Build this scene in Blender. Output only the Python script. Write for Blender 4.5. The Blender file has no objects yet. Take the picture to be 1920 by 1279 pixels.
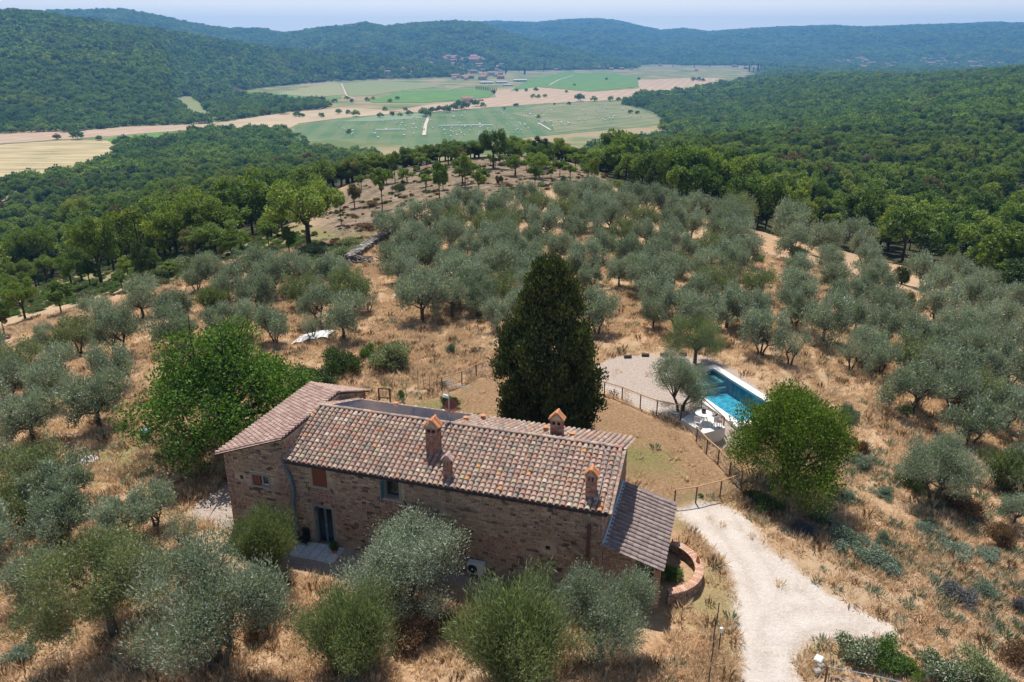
import bpy, math, random
import numpy as np
from mathutils import Vector, Matrix
random.seed(7); rng = np.random.default_rng(7)
S = bpy.context.scene
COL = S.collection
PI = math.pi

# ------------------------------------------------------------------ camera, sky, sun, exposure
HAZE = 1.55e-4
CAMH = 25.0; PITCH = math.radians(20.8); FOC = 1450.0
cam_d = bpy.data.cameras.new('camera'); cam = bpy.data.objects.new('camera', cam_d); COL.objects.link(cam)
cam.location = (0, 0, CAMH); cam.rotation_euler = (PI/2 - PITCH, 0, 0)
cam_d.sensor_width = 36; cam_d.lens = 36*FOC/1920; cam_d.clip_start = 0.5; cam_d.clip_end = 30000
S.camera = cam
SUN_DIR = Vector((.079, -.427, -1)).normalized()      # the way the light travels
W = bpy.data.worlds.new('World'); S.world = W; W.use_nodes = True
wn = W.node_tree; bg = wn.nodes['Background']
sky = wn.nodes.new('ShaderNodeTexSky'); sky.sky_type = 'NISHITA'; sky.sun_disc = False
sky.sun_elevation = math.radians(66.5); sky.sun_rotation = math.radians(-10.5)
sky.air_density = 1.0; sky.dust_density = .3; sky.ozone_density = 2.5; sky.altitude = 300
# a few faint high wisps of cloud in the sky
tc_ = wn.nodes.new('ShaderNodeTexCoord'); mp_ = wn.nodes.new('ShaderNodeMapping'); mp_.inputs['Scale'].default_value = (2.2, 2.2, 22)
ns_ = wn.nodes.new('ShaderNodeTexNoise'); ns_.inputs['Scale'].default_value = 2.4; ns_.inputs['Detail'].default_value = 6; ns_.inputs['Roughness'].default_value = .62
rp_ = wn.nodes.new('ShaderNodeValToRGB'); rp_.color_ramp.elements[0].position = .48; rp_.color_ramp.elements[1].position = .78; rp_.color_ramp.elements[1].color = (.6, .6, .6, 1)
mx_ = wn.nodes.new('ShaderNodeMix'); mx_.data_type = 'RGBA'; mx_.inputs[7].default_value = (11.2, 9.8, 9.0, 1)
wn.links.new(tc_.outputs['Generated'], mp_.inputs[0]); wn.links.new(mp_.outputs[0], ns_.inputs['Vector']); wn.links.new(ns_.outputs[0], rp_.inputs[0])
wn.links.new(rp_.outputs[0], mx_.inputs[0]); wn.links.new(sky.outputs[0], mx_.inputs[6]); # the pale summer veil that brightens a real sky towards the horizon, all the way round
sz_ = wn.nodes.new('ShaderNodeSeparateXYZ'); wn.links.new(tc_.outputs['Generated'], sz_.inputs[0])
vr_ = wn.nodes.new('ShaderNodeValToRGB'); vr_.color_ramp.interpolation = 'EASE'
vr_.color_ramp.elements[0].position = 0; vr_.color_ramp.elements[0].color = (.9, .9, .9, 1); vr_.color_ramp.elements[1].position = .30; vr_.color_ramp.elements[1].color = (.0, .0, .0, 1)
mv_ = wn.nodes.new('ShaderNodeMix'); mv_.data_type = 'RGBA'; mv_.inputs[7].default_value = (16.5, 15.0, 13.4, 1)
wn.links.new(sz_.outputs[2], vr_.inputs[0]); wn.links.new(vr_.outputs[0], mv_.inputs[0]); wn.links.new(mx_.outputs[2], mv_.inputs[6]); wn.links.new(mv_.outputs[2], bg.inputs[0]); bg.inputs[1].default_value = 0.09
sd = bpy.data.lights.new('sun', 'SUN'); sd.energy = 5.0; sd.angle = math.radians(.53); sd.color = (1, .955, .89)
sun = bpy.data.objects.new('sun', sd); COL.objects.link(sun)
sun.rotation_euler = SUN_DIR.to_track_quat('-Z', 'Y').to_euler(); sun.location = (0, 0, 200)
S.view_settings.view_transform = 'Standard'; S.view_settings.look = 'None'
S.view_settings.exposure = 0.2; S.view_settings.gamma = 1; S.view_settings.use_curve_mapping = False
S.render.engine = 'CYCLES'
S.cycles.max_bounces = 6; S.cycles.diffuse_bounces = 3; S.cycles.transparent_max_bounces = 12
S.cycles.volume_bounces = 0; S.cycles.caustics_reflective = False; S.cycles.caustics_refractive = False

# ------------------------------------------------------------------ projection helpers
CP, SP = math.cos(PITCH), math.sin(PITCH)
def ray(x, y):
    r = (x-960)/FOC; u = -(y-639.5)/FOC
    return np.array([r, CP+u*SP, -SP+u*CP])
def project(p):
    q = np.asarray(p, float) - [0, 0, CAMH]
    d = q[..., 1]*CP - q[..., 2]*SP
    u = q[..., 1]*SP + q[..., 2]*CP
    d = np.where(np.abs(d) < 1e-6, 1e-6, d)
    return 960+FOC*q[..., 0]/d, 639.5-FOC*u/d, d
def flat(x, y, z=0.):
    d = ray(x, y); t = (z-CAMH)/d[2]
    return np.array([0, 0, CAMH])+d*t

# ------------------------------------------------------------------ noise in numpy
def hash2(ix, iy, s):
    n = (ix.astype(np.int64)*374761393 + iy.astype(np.int64)*668265263 + s*974634777) & 0xffffffff
    n = ((n ^ (n >> 13))*1274126177) & 0xffffffff
    return ((n ^ (n >> 16)) & 0xffff)/65535.
def vnoise(x, y, s=0):
    x = np.asarray(x, float); y = np.asarray(y, float)
    ix = np.floor(x); iy = np.floor(y); fx = x-ix; fy = y-iy
    fx = fx*fx*(3-2*fx); fy = fy*fy*(3-2*fy)
    a = hash2(ix, iy, s); b = hash2(ix+1, iy, s); c = hash2(ix, iy+1, s); d = hash2(ix+1, iy+1, s)
    return (a*(1-fx)+b*fx)*(1-fy)+(c*(1-fx)+d*fx)*fy
def fbm(x, y, s=0, o=4):
    v = 0; a = .5
    for k in range(o):
        v = v+a*(vnoise(x*2**k, y*2**k, s+k)-.5); a *= .5
    return v

# ------------------------------------------------------------------ terrain heights
VAL = -65.0
RR = [1, 60, 80, 100, 125, 160, 200, 250, 320, 400, 500, 600, 700, 850, 1000, 1250, 1500, 1800, 2300, 12000]
V = VAL
TAB = {
 -700: [-1, -2, -4, -8, -13, -20, -27, -35, -44, -54, -62, V, V, V, V, V, V, V, V, V],
 0:    [-.3, -.3, -1.5, -5, -9, -16, -24, -33, -43, -53, -61, V, V, V, V, V, V, V, V, V],
 200:  [-.2, 0, -1, -3.5, -6, -12, -18, -26, -35, -45, -55, -61, V, V, V, V, V, V, V, V],
 450:  [-.2, 0, 0, -1, -3.5, -8, -14, -21, -30, -39, -48, -57, -62, V, V, V, V, V, V, V],
 640:  [-.2, 0, 0, 0, -.5, -3, -7, -14, -25, -37, -48, -57, -63, V, V, V, V, V, V, V],
 760:  [-.2, 0, 0, 0, 0, -.5, -2.5, -10, -24, -38, -50, -60, V, V, V, V, V, V, V, V],
 900:  [-.2, 0, 0, 0, 0, .8, .6, -10, -26, -42, -55, -62, V, V, V, V, V, V, V, V],
 1050: [-.2, 0, 0, 0, 0, .8, -.5, -10, -24, -38, -50, -59, V, V, V, V, V, V, V, V],
 1150: [-.2, 0, 0, 0, 0, -1, -5, -12, -21, -32, -44, -55, -62, V, V, V, V, V, V, V],
 1290: [-.2, 0, 0, 0, -1, -4, -8, -13, -18, -24, -29, -43, -55, -63, V, V, V, V, V, V],
 1400: [-.25, 0, 0, -.5, -2, -6, -10, -15, -20, -26, -30, -40, -48, -56, -58, -60, -59, -62, V, V],
 1500: [-.3, 0, 0, -1, -3.5, -8, -13, -18, -23, -28, -31, -36, -43, -48, -48, -42, -37, -33, -58, V],
 1700: [-.6, -.6, -1, -2.5, -7, -13, -18, -22, -26, -28, -30, -31, -33, -34, -34, -33, -31, -36, -60, V],
 1920: [-.8, -1, -1.5, -4, -9, -14, -17, -20, -22, -23, -23, -22, -20, -16, -12, -7, -12, -25, -60, V],
 2500: [-1, -2, -3, -6, -10, -13, -15, -17, -18, -18, -16, -12, -8, -2, 4, 8, 2, -20, -60, V]}
NA, NR = 560, 420
X_AX = np.linspace(-900, 2700, NA)
LR_AX = np.linspace(0, math.log(12000), NR)
_cols = sorted(TAB)
_lr = np.log(np.array(RR, float))
_a = np.array([np.interp(LR_AX, _lr, TAB[c]) for c in _cols])
GRID = np.array([np.interp(X_AX, _cols, _a[:, j]) for j in range(NR)]).T
def blur(g, k, ax):
    w = np.exp(-.5*(np.arange(-2*k, 2*k+1)/k)**2); w /= w.sum()
    p = np.concatenate([np.repeat(g.take([0], ax), 2*k, ax), g, np.repeat(g.take([-1], ax), 2*k, ax)], ax)
    out = 0
    for i, ww in enumerate(w):
        out = out + ww*p.take(range(i, i+g.shape[ax]), ax)
    return out
GRID = blur(blur(GRID, 9, 0), 3, 1)
def azx(x, y):          # the picture column a ground bearing belongs to, near the horizon
    return 960 + FOC/CP*x/np.maximum(y, 1e-3)
def elev_tan(X, Y):     # tangent of elevation of the picture point, per unit of y/r
    d = ray(X, Y); return d[2]/math.hypot(d[0], d[1])
def FR(x, y): q = flat(x, y, VAL); return math.hypot(q[0], q[1])
# hills: crest polylines in the picture with a range, foot range
def hill(pts, rc, rf, seed, amp, back=1.0):
    xs = [p[0] for p in pts]
    ax_ = [960+FOC/CP*ray(*p)[0]/ray(*p)[1] for p in pts]
    return dict(x=ax_, t=[elev_tan(*p) for p in pts], rc=rc, rf=rf, seed=seed, amp=amp, back=back)
HILLS = [
 hill([(-600, 10), (0, 27), (60, 29), (150, 42), (240, 54), (330, 67), (400, 79), (500, 94), (600, 103), (700, 111), (760, 119), (850, 134), (930, 150)],
      ([-600, 0, 400, 700, 930], [2100, 2200, 2450, 2700, 2900]), ([-600, -350, 0, 150, 235, 296, 318, 430, 520, 640, 760, 950], [FR(-350, 258), FR(-350, 258), FR(0, 249), FR(150, 243), FR(235, 236), FR(300, 233), 1620, 1750, 2050, 2330, 2450, 2700]), 11, .17),
 hill([(-600, 60), (-100, 40), (30, 27), (120, 23), (190, 22), (240, 23), (300, 34), (350, 45), (400, 54), (430, 57), (490, 57), (530, 65), (600, 80), (700, 110)],
      ([-600, 700], [4300, 4600]), ([-600, 700], [3000, 3400]), 23, .2),
 hill([(380, 120), (450, 90), (530, 67), (600, 56), (660, 51), (685, 46), (720, 53), (780, 47), (850, 43), (900, 46), (960, 67), (1050, 88), (1130, 108), (1240, 131), (1300, 140)],
      ([380, 1300], [4400, 4300]), ([380, 700, 960, 1240], [2750, 2850, 3250, 3500]), 37, .26),
 hill([(800, 60), (880, 45), (930, 42), (1000, 45), (1060, 40), (1120, 38), (1160, 42), (1200, 52), (1240, 60), (1280, 56), (1330, 62), (1400, 57), (1480, 53), (1560, 51),
       (1620, 54), (1700, 51), (1800, 48), (1860, 45), (1920, 47), (2300, 40), (2700, 60)],
      ([800, 2700], [7400, 7000]), ([800, 1200, 1500, 2700], [4600, 4300, 4300, 4300]), 51, .26)]
def height(x, y):
    x = np.asarray(x, float); y = np.asarray(y, float)
    r = np.hypot(x, y)+1e-6
    X = np.where(y > 1e-3, 960+FOC/CP*x/np.maximum(y, .02*r+1e-3), np.where(x > 0, 2690., -890.))
    X = np.clip(X, -890, 2690)
    fi = (X+900)/3600*(NA-1); fj = np.clip(np.log(np.maximum(r, 1)), 0, LR_AX[-1]-.01)/LR_AX[-1]*(NR-1)
    i = np.clip(fi.astype(int), 0, NA-2); j = np.clip(fj.astype(int), 0, NR-2); fi = fi-i; fj = fj-j
    z = (GRID[i, j]*(1-fi)+GRID[i+1, j]*fi)*(1-fj)+(GRID[i, j+1]*(1-fi)+GRID[i+1, j+1]*fi)*fj
    # rolling of the nearer ground, left level in the yard and in the valley fields
    lvl = np.clip((z-VAL)/6, 0, 1)*np.clip((r-95)/140, 0, 1)
    z = z + lvl*(fbm(x/85, y/85, 3)*7.5 + fbm(x/26, y/26, 5)*2.2)
    z = z + np.clip((r-78)/40, 0, 1)*np.clip((320-r)/100, 0, 1)*fbm(x/11, y/11, 8)*.9
    front = y > 0
    if np.max(r) < 850: return finish(x, y, z)
    for h in HILLS:
        rc = np.interp(X, *h['rc']); rf = np.interp(X, *h['rf'])
        t = np.interp(X, h['x'], h['t'], left=-.2, right=-.2)
        zc = CAMH + rc*t
        s = (r-rf)/(rc-rf)
        sf = np.clip(s, 0, 1); prof = sf*sf*(3-2*sf)*.55+sf*.45*np.clip(sf*6, 0, 1)
        prof = np.where(s > 1, np.exp(-((s-1)/.9)**2), prof)
        wv = 520 if h['seed'] < 40 else 900
        rdg = (.5-np.abs(vnoise(x/wv+3, y/wv+7, h['seed'])-.5)*2) + .6*(.5-np.abs(vnoise(x/wv*2.3, y/wv*2.3, h['seed']+1)-.5)*2)+fbm(x/160, y/160, h['seed']+2)*.9
        bump = h['amp']*rdg*np.clip(sf*3, 0, 1)*np.clip((1.0-np.clip(s, 0, 1))*2.2, 0, 1)
        hz = (zc-VAL)*np.clip(prof+bump, 0, 2)
        hz = np.where(front & (s > 0) & (zc > VAL+3), hz, 0)
        z = np.maximum(z, VAL+hz)
    return finish(x, y, z)
def finish(x, y, z):    # sunken pool, and the drop below the terrace slab
    ca, sa = .35, -.937; dx, dy = x-17.06, y-59.95; al = dx*ca+dy*sa; ac = -dx*.937-dy*.35
    z = np.where((al > .38) & (al < 9.82) & (ac > .38) & (ac < 4.9), -2.2, z)
    return z - .85*np.exp(-(((x-14.6)/1.7)**2+((y-46.6)/1.9)**2))
_TS = 18*1.012**np.arange(0, 560)
def ground_at(px, py, off=0.):
    d = ray(px, py); ts = _TS
    if px < 2000 and py > 330: ts = _TS[:300]
    for k in range(3):
        P = np.array([0, 0, CAMH])[None]+ts[:, None]*d[None]
        b = P[:, 2]-off <= height(P[:, 0], P[:, 1])
        i = int(np.argmax(b)) if b.any() else len(ts)-1
        i = max(i, 1); ts = np.linspace(ts[i-1], ts[i], 12)
    p = P[i]
    return np.array([p[0], p[1], float(height(p[0], p[1]))])
def gz(x, y): return float(height(x, y))
def inpoly(x, y, poly):
    x = np.asarray(x, float); y = np.asarray(y, float); c = np.zeros(x.shape, bool); n = len(poly)
    for i in range(n):
        x1, y1 = poly[i][:2]; x2, y2 = poly[(i+1) % n][:2]
        if y1 == y2: continue
        m = ((y1 > y) != (y2 > y)) & (x < (x2-x1)*(y-y1)/(y2-y1)+x1)
        c ^= m
    return c
def sdist(x, y, poly):          # signed distance, positive inside
    d = np.full(np.shape(x), 1e9)
    n = len(poly)
    for i in range(n):
        ax, ay = poly[i][:2]; bx, by = poly[(i+1) % n][:2]
        ex, ey = bx-ax, by-ay; L = ex*ex+ey*ey+1e-9
        t = np.clip(((x-ax)*ex+(y-ay)*ey)/L, 0, 1)
        d = np.minimum(d, np.hypot(x-ax-ex*t, y-ay-ey*t))
    return np.where(inpoly(x, y, poly), d, -d)
def wpoly(pts, z=0.): return [tuple(flat(a, b, z)[:2]) for a, b in pts]

# ------------------------------------------------------------------ mesh helpers
def mesh_np(name, verts, faces, mats=(), midx=None, rnd=None, smooth=False):
    """verts (n,3), faces (m,k) all of one size."""
    me = bpy.data.meshes.new(name)
    verts = np.ascontiguousarray(verts, np.float32); faces = np.ascontiguousarray(faces, np.int32)
    m, k = faces.shape
    me.vertices.add(len(verts)); me.vertices.foreach_set('co', verts.ravel())
    me.loops.add(m*k); me.loops.foreach_set('vertex_index', faces.ravel())
    me.polygons.add(m); me.polygons.foreach_set('loop_start', np.arange(0, m*k, k, dtype=np.int32))
    me.polygons.foreach_set('loop_total', np.full(m, k, np.int32))
    for mt in mats: me.materials.append(mt)
    if midx is not None: me.polygons.foreach_set('material_index', np.asarray(midx, np.int32))
    me.polygons.foreach_set('use_smooth', np.full(m, smooth, bool))
    if rnd is not None:
        a = me.attributes.new('rnd', 'FLOAT', 'FACE'); a.data.foreach_set('value', np.asarray(rnd, np.float32))
    me.update(calc_edges=True); me.validate()
    return me
class MB:
    def __init__(s): s.v = []; s.f = []; s.m = []; s.r = []
    def add(s, vs, fs, m=0, r=0.5):
        b = len(s.v); s.v.extend([tuple(map(float, v)) for v in vs])
        for f in fs: s.f.append([i+b for i in f]); s.m.append(m); s.r.append(r)
        return s
    def box(s, c, sz, m=0, rz=0., r=.5, bev=0., M=None):
        x, y, z = sz[0]/2, sz[1]/2, sz[2]/2
        if bev:
            b = bev
            vs = []; 
            for k, (zz, q) in enumerate(((-z, b), (-z+b, 0), (z-b, 0), (z, b))):
                vs += [(-x+q, -y+q, zz), (x-q, -y+q, zz), (x-q, y-q, zz), (-x+q, y-q, zz)]
            fs = [(3, 2, 1, 0), (12, 13, 14, 15)]
            for k in range(3):
                for i in range(4):
                    j = (i+1) % 4; fs.append((4*k+i, 4*k+j, 4*k+4+j, 4*k+4+i))
        else:
            vs = [(-x, -y, -z), (x, -y, -z), (x, y, -z), (-x, y, -z), (-x, -y, z), (x, -y, z), (x, y, z), (-x, y, z)]
            fs = [(3, 2, 1, 0), (4, 5, 6, 7), (0, 1, 5, 4), (1, 2, 6, 5), (2, 3, 7, 6), (3, 0, 4, 7)]
        if M is not None: vs = [M @ Vector(v) for v in vs]
        elif rz: 
            cz, sz_ = math.cos(rz), math.sin(rz); vs = [(a*cz-b_*sz_, a*sz_+b_*cz, c_) for a, b_, c_ in vs]
        vs = [(v[0]+c[0], v[1]+c[1], v[2]+c[2]) for v in vs]
        return s.add(vs, fs, m, r)
    def tube(s, pts, rad, n=6, m=0, r=.5, cap=True):
        pts = [Vector(p) for p in pts]
        if not hasattr(rad, '__len__'): rad = [rad]*len(pts)
        vs = []; up = Vector((0, 0, 1))
        for i, p in enumerate(pts):
            d = (pts[min(i+1, len(pts)-1)]-pts[max(i-1, 0)])
            d = d.normalized() if d.length > 1e-9 else Vector((0, 0, 1))
            a = d.cross(Vector((.31, .95, .02)) if abs(d.z) > .8 else up).normalized(); b = d.cross(a)
            for k in range(n):
                t = 2*PI*k/n; vs.append(p+(a*math.cos(t)+b*math.sin(t))*rad[i])
        fs = []
        for i in range(len(pts)-1):
            for k in range(n):
                k2 = (k+1) % n; fs.append((i*n+k, i*n+k2, (i+1)*n+k2, (i+1)*n+k))
        if cap: fs.append(tuple(range(n-1, -1, -1))); fs.append(tuple((len(pts)-1)*n+k for k in range(n)))
        return s.add(vs, fs, m, r)
    def lathe(s, c, prof, n=12, m=0, r=.5):
        vs = []; 
        for (rr, z) in prof:
            for k in range(n):
                t = 2*PI*k/n; vs.append((c[0]+rr*math.cos(t), c[1]+rr*math.sin(t), c[2]+z))
        fs = []
        for i in range(len(prof)-1):
            for k in range(n):
                k2 = (k+1) % n; fs.append((i*n+k, i*n+k2, (i+1)*n+k2, (i+1)*n+k))
        return s.add(vs, fs, m, r)
    def mesh(s, name, *mats, smooth=False):
        me = bpy.data.meshes.new(name); me.from_pydata(s.v, [], s.f)
        for mt in mats: me.materials.append(mt)
        me.polygons.foreach_set('material_index', s.m)
        if smooth: me.polygons.foreach_set('use_smooth', [True]*len(s.f))
        a = me.attributes.new('rnd', 'FLOAT', 'FACE'); a.data.foreach_set('value', s.r)
        me.update(); return me
def link(name, me, parent=None, loc=None, rot=None, sc=None, kind=None, label=None, cat=None, group=None):
    o = bpy.data.objects.new(name, me); COL.objects.link(o)
    if parent is not None: o.parent = parent
    if loc is not None: o.location = [float(v) for v in loc]
    if rot is not None: o.rotation_euler = rot if hasattr(rot, '__len__') else (0, 0, rot)
    if sc is not None: o.scale = sc if hasattr(sc, '__len__') else (sc, sc, sc)
    if kind: o['kind'] = kind
    if label: o['label'] = label
    if cat: o['category'] = cat
    if group: o['group'] = group
    return o

# ------------------------------------------------------------------ materials
def new_mat(name):
    m = bpy.data.materials.new(name); m.use_nodes = True
    return m, m.node_tree, m.node_tree.nodes['Principled BSDF'], m.node_tree.nodes['Material Output']
def N(nt, t, **k):
    n = nt.nodes.new(t)
    for a, b in k.items():
        if a.startswith('i_'): n.inputs[a[2:].replace('_', ' ')].default_value = b
        else: setattr(n, a, b)
    return n
def ramp(nt, fac, stops, interp='LINEAR'):
    r = nt.nodes.new('ShaderNodeValToRGB'); r.color_ramp.interpolation = interp
    el = r.color_ramp.elements
    while len(el) < len(stops): el.new(.5)
    for e, (p, c) in zip(el, stops): e.position = p; e.color = (*c, 1) if len(c) == 3 else c
    nt.links.new(fac, r.inputs[0]); return r.outputs[0]
def noise(nt, scale, detail=4, rough=.55, vec=None, dist=0, out=0):
    n = N(nt, 'ShaderNodeTexNoise'); n.inputs['Scale'].default_value = scale; n.inputs['Detail'].default_value = detail
    n.inputs['Roughness'].default_value = rough; n.inputs['Distortion'].default_value = dist
    if vec is not None: nt.links.new(vec, n.inputs['Vector'])
    return n.outputs[out]
def mix(nt, fac, a, b, blend='MIX'):
    m = N(nt, 'ShaderNodeMix', data_type='RGBA', blend_type=blend)
    for v, s in ((fac, 0), (a, 6), (b, 7)):
        if hasattr(v, 'is_linked') or hasattr(v, 'links'): nt.links.new(v, m.inputs[s])
        else: m.inputs[s].default_value = v if s == 0 else ((*v, 1) if len(v) == 3 else v)
    return m.outputs[2]
def math_(nt, op, a, b=0., c=None, clamp=False):
    m = N(nt, 'ShaderNodeMath', operation=op, use_clamp=clamp)
    for v, s in ((a, 0), (b, 1), (c, 2)):
        if v is None: continue
        if hasattr(v, 'links'): nt.links.new(v, m.inputs[s])
        else: m.inputs[s].default_value = v
    return m.outputs[0]
def wpos(nt, sc=None):
    g = N(nt, 'ShaderNodeNewGeometry').outputs['Position']
    if sc is None: return g
    m = N(nt, 'ShaderNodeMapping'); m.inputs['Scale'].default_value = sc; nt.links.new(g, m.inputs[0]); return m.outputs[0]
def bump(nt, bsdf, h, st=.5, dist=.05):
    b = N(nt, 'ShaderNodeBump'); b.inputs['Strength'].default_value = st; b.inputs['Distance'].default_value = dist
    nt.links.new(h, b.inputs['Height']); nt.links.new(b.outputs[0], bsdf.inputs['Normal'])
def plain(name, col, rough=.7, metal=0., var=.15, scale=6., bmp=0.):
    m, nt, b, o = new_mat(name)
    f = noise(nt, scale, 5, .6, wpos(nt))
    c = ramp(nt, f, [(.3, tuple(v*(1-var) for v in col)), (.7, tuple(min(1, v*(1+var)) for v in col))])
    nt.links.new(c, b.inputs['Base Color']); b.inputs['Roughness'].default_value = rough; b.inputs['Metallic'].default_value = metal
    if bmp: bump(nt, b, f, bmp, .02)
    return m
def rand_mat(name, stops, src='attr', rough=.9, interp='CONSTANT', nscale=9., nvar=.35, spots=None, bmp=.4):
    m, nt, b, o = new_mat(name)
    if src == 'obj': f = N(nt, 'ShaderNodeObjectInfo').outputs['Random']
    else: f = N(nt, 'ShaderNodeAttribute', attribute_name='rnd').outputs['Fac']
    c = ramp(nt, f, stops, interp)
    p = wpos(nt); n1 = noise(nt, nscale, 5, .6, p)
    dark = ramp(nt, n1, [(.25, (1-nvar,)*3), (.75, (1+nvar*.6,)*3)])
    c = mix(nt, 1., c, dark, 'MULTIPLY')
    if spots:
        n2 = noise(nt, nscale*1.7, 3, .5, p)
        c = mix(nt, ramp(nt, n2, [(spots[1], (0, 0, 0)), (spots[1]+.06, (1, 1, 1))]), c, spots[0])
    nt.links.new(c, b.inputs['Base Color']); b.inputs['Roughness'].default_value = rough
    if bmp: bump(nt, b, n1, bmp, .03)
    return m
def leaf_mat(name, c1, c2, c3, trans=.3, spec=.25, objvar=.5, dry=None, tint=(1.25, 1.3, .6), patch=None):
    """c1..c3: leaf colours, run through by leaf and by tree."""
    m, nt, b, o = new_mat(name); nt.nodes.remove(b)
    fr = N(nt, 'ShaderNodeAttribute', attribute_name='rnd').outputs['Fac']
    ob = N(nt, 'ShaderNodeObjectInfo').outputs['Random']
    f = math_(nt, 'MULTIPLY_ADD', ob, objvar, math_(nt, 'MULTIPLY', fr, 1-objvar))
    st = [(.05, c1), (.5, c2), (.95, c3)]
    c = ramp(nt, f, st)
    if dry: c = mix(nt, ramp(nt, ob, [(dry[1]-.01, (0, 0, 0)), (dry[1]+.01, (1, 1, 1))]), c, dry[0])
    br = ramp(nt, math_(nt, 'FRACT', math_(nt, 'MULTIPLY', fr, 17.3)), [(0, (.7,)*3), (1, (1.3,)*3)])
    c = mix(nt, 1., c, br, 'MULTIPLY')
    if patch:
        for (pc_, sc_, lo) in patch: c = mix(nt, ramp(nt, noise(nt, sc_, 3, .6, wpos(nt)), [(lo, (0, 0, 0)), (lo+.14, (1, 1, 1))]), c, mix(nt, 1., c, pc_, 'MULTIPLY'))
    d = N(nt, 'ShaderNodeBsdfDiffuse'); t = N(nt, 'ShaderNodeBsdfTranslucent'); g = N(nt, 'ShaderNodeBsdfGlossy')
    g.inputs['Roughness'].default_value = .6
    nt.links.new(c, d.inputs[0]); 
    tc = mix(nt, 1., c, tint, 'MULTIPLY'); nt.links.new(tc, t.inputs[0])
    g.inputs[0].default_value = (.8, .85, .9, 1)
    m1 = N(nt, 'ShaderNodeMixShader'); m1.inputs[0].default_value = trans
    nt.links.new(d.outputs[0], m1.inputs[1]); nt.links.new(t.outputs[0], m1.inputs[2])
    m2 = N(nt, 'ShaderNodeMixShader'); m2.inputs[0].default_value = spec*.12
    nt.links.new(m1.outputs[0], m2.inputs[1]); nt.links.new(g.outputs[0], m2.inputs[2])
    nt.links.new(m2.outputs[0], o.inputs[0]); return m

M = {}
M['olive'] = leaf_mat('olive leaves', (.180, .220, .145), (.27, .315, .23), (.385, .43, .34), .25, .3, .45)
M['olive_green'] = leaf_mat('olive leaves green', (.14, .175, .065), (.21, .25, .115), (.29, .31, .17), .28, .3, .3)
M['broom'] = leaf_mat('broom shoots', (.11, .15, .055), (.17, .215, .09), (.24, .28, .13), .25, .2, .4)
M['oak'] = leaf_mat('oak leaves', (.070, .125, .022), (.16, .235, .040), (.27, .335, .066), .35, .2, .75, ((.17, .14, .065), .965), patch=(((1.35, 1.12, .8), .02, .52), ((.62, .66, .8), .035, .56)))
M['wood_far'] = leaf_mat('far woodland leaves', (.080, .140, .032), (.16, .25, .054), (.25, .33, .08), .35, .1, .75, ((.14, .13, .07), .965), patch=(((1.35, 1.15, .8), .006, .52), ((.58, .64, .8), .011, .54)))
M['holm'] = leaf_mat('dark evergreen leaves', (.040, .070, .020), (.075, .12, .032), (.12, .165, .05), .25, .2, .4)
M['walnut'] = leaf_mat('walnut leaves', (.045, .10, .016), (.095, .185, .026), (.16, .27, .042), .35, .15, .1)
M['acacia'] = leaf_mat('locust leaves', (.06, .115, .012), (.125, .20, .022), (.21, .29, .04), .35, .15, .1)
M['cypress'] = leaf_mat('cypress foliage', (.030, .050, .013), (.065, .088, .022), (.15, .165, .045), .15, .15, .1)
M['bright'] = leaf_mat('bright shrub leaves', (.07, .14, .025), (.12, .21, .04), (.17, .26, .06), .3, .3, .3)
M['sage'] = leaf_mat('sage grey leaves', (.15, .20, .15), (.21, .27, .20), (.28, .33, .25), .2, .2, .4)
M['lavender'] = leaf_mat('lavender flowers', (.13, .15, .10), (.17, .15, .19), (.20, .18, .28), .2, .1, .4)
M['white_flower'] = leaf_mat('white flowering leaves', (.06, .10, .03), (.10, .15, .05), (.60, .60, .48), .2, .2, .05)
M['dry_twig'] = leaf_mat('dry brown weeds', (.14, .085, .05), (.22, .13, .07), (.30, .19, .11), .2, .1, .3)
M['straw'] = leaf_mat('dry grass blades', (.60, .43, .265), (.70, .54, .365), (.80, .68, .50), .5, .05, .35, None, (1, .95, .85))
M['bark'] = plain('bark', (.10, .08, .06), .95, var=.35, scale=12, bmp=.6)
M['bark_dark'] = plain('dark bark', (.055, .045, .035), .95, var=.35, scale=9, bmp=.6)
TS = [(0, (0.361, 0.236, 0.181)), (.14, (0.424, 0.282, 0.214)), (.28, (0.280, 0.211, 0.170)), (.40, (0.469, 0.319, 0.244)), (.52, (0.387, 0.215, 0.156)), (.60, (0.316, 0.248, 0.204)),
      (.70, (0.505, 0.364, 0.273)), (.80, (0.432, 0.224, 0.148)), (.87, (0.225, 0.170, 0.140)), (.92, (0.415, 0.356, 0.230)), (.965, (0.541, 0.256, 0.096)), (.985, (0.595, 0.496, 0.399))]
M['tile'] = rand_mat('weathered roof tile', TS, 'attr', .92, nscale=11, nvar=.4, spots=((.46, .42, .36), .60))
M['tile_obj'] = rand_mat('weathered roof tile single', TS, 'obj', .92, nscale=11, nvar=.4, spots=((.46, .42, .36), .60))
M['tile_new'] = rand_mat('newer roof tile', [(0, (.40, .26, .21)), (.3, (.46, .31, .25)), (.6, (.36, .225, .18)), (.85, (.50, .36, .29))], 'attr', .9, nscale=6, nvar=.3, spots=((.36, .32, .28), .66))
M['tile_brown'] = rand_mat('grey brown porch tile', [(0, (.26, .195, .175)), (.35, (.31, .24, .215)), (.7, (.225, .17, .155))], 'attr', .9, nscale=5, nvar=.3, spots=((.34, .31, .28), .64))
M['orange'] = rand_mat('orange terracotta', [(0, (.52, .20, .085)), (.5, (.60, .26, .12)), (.8, (.45, .17, .08))], 'attr', .85, nscale=8, nvar=.25)
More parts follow.
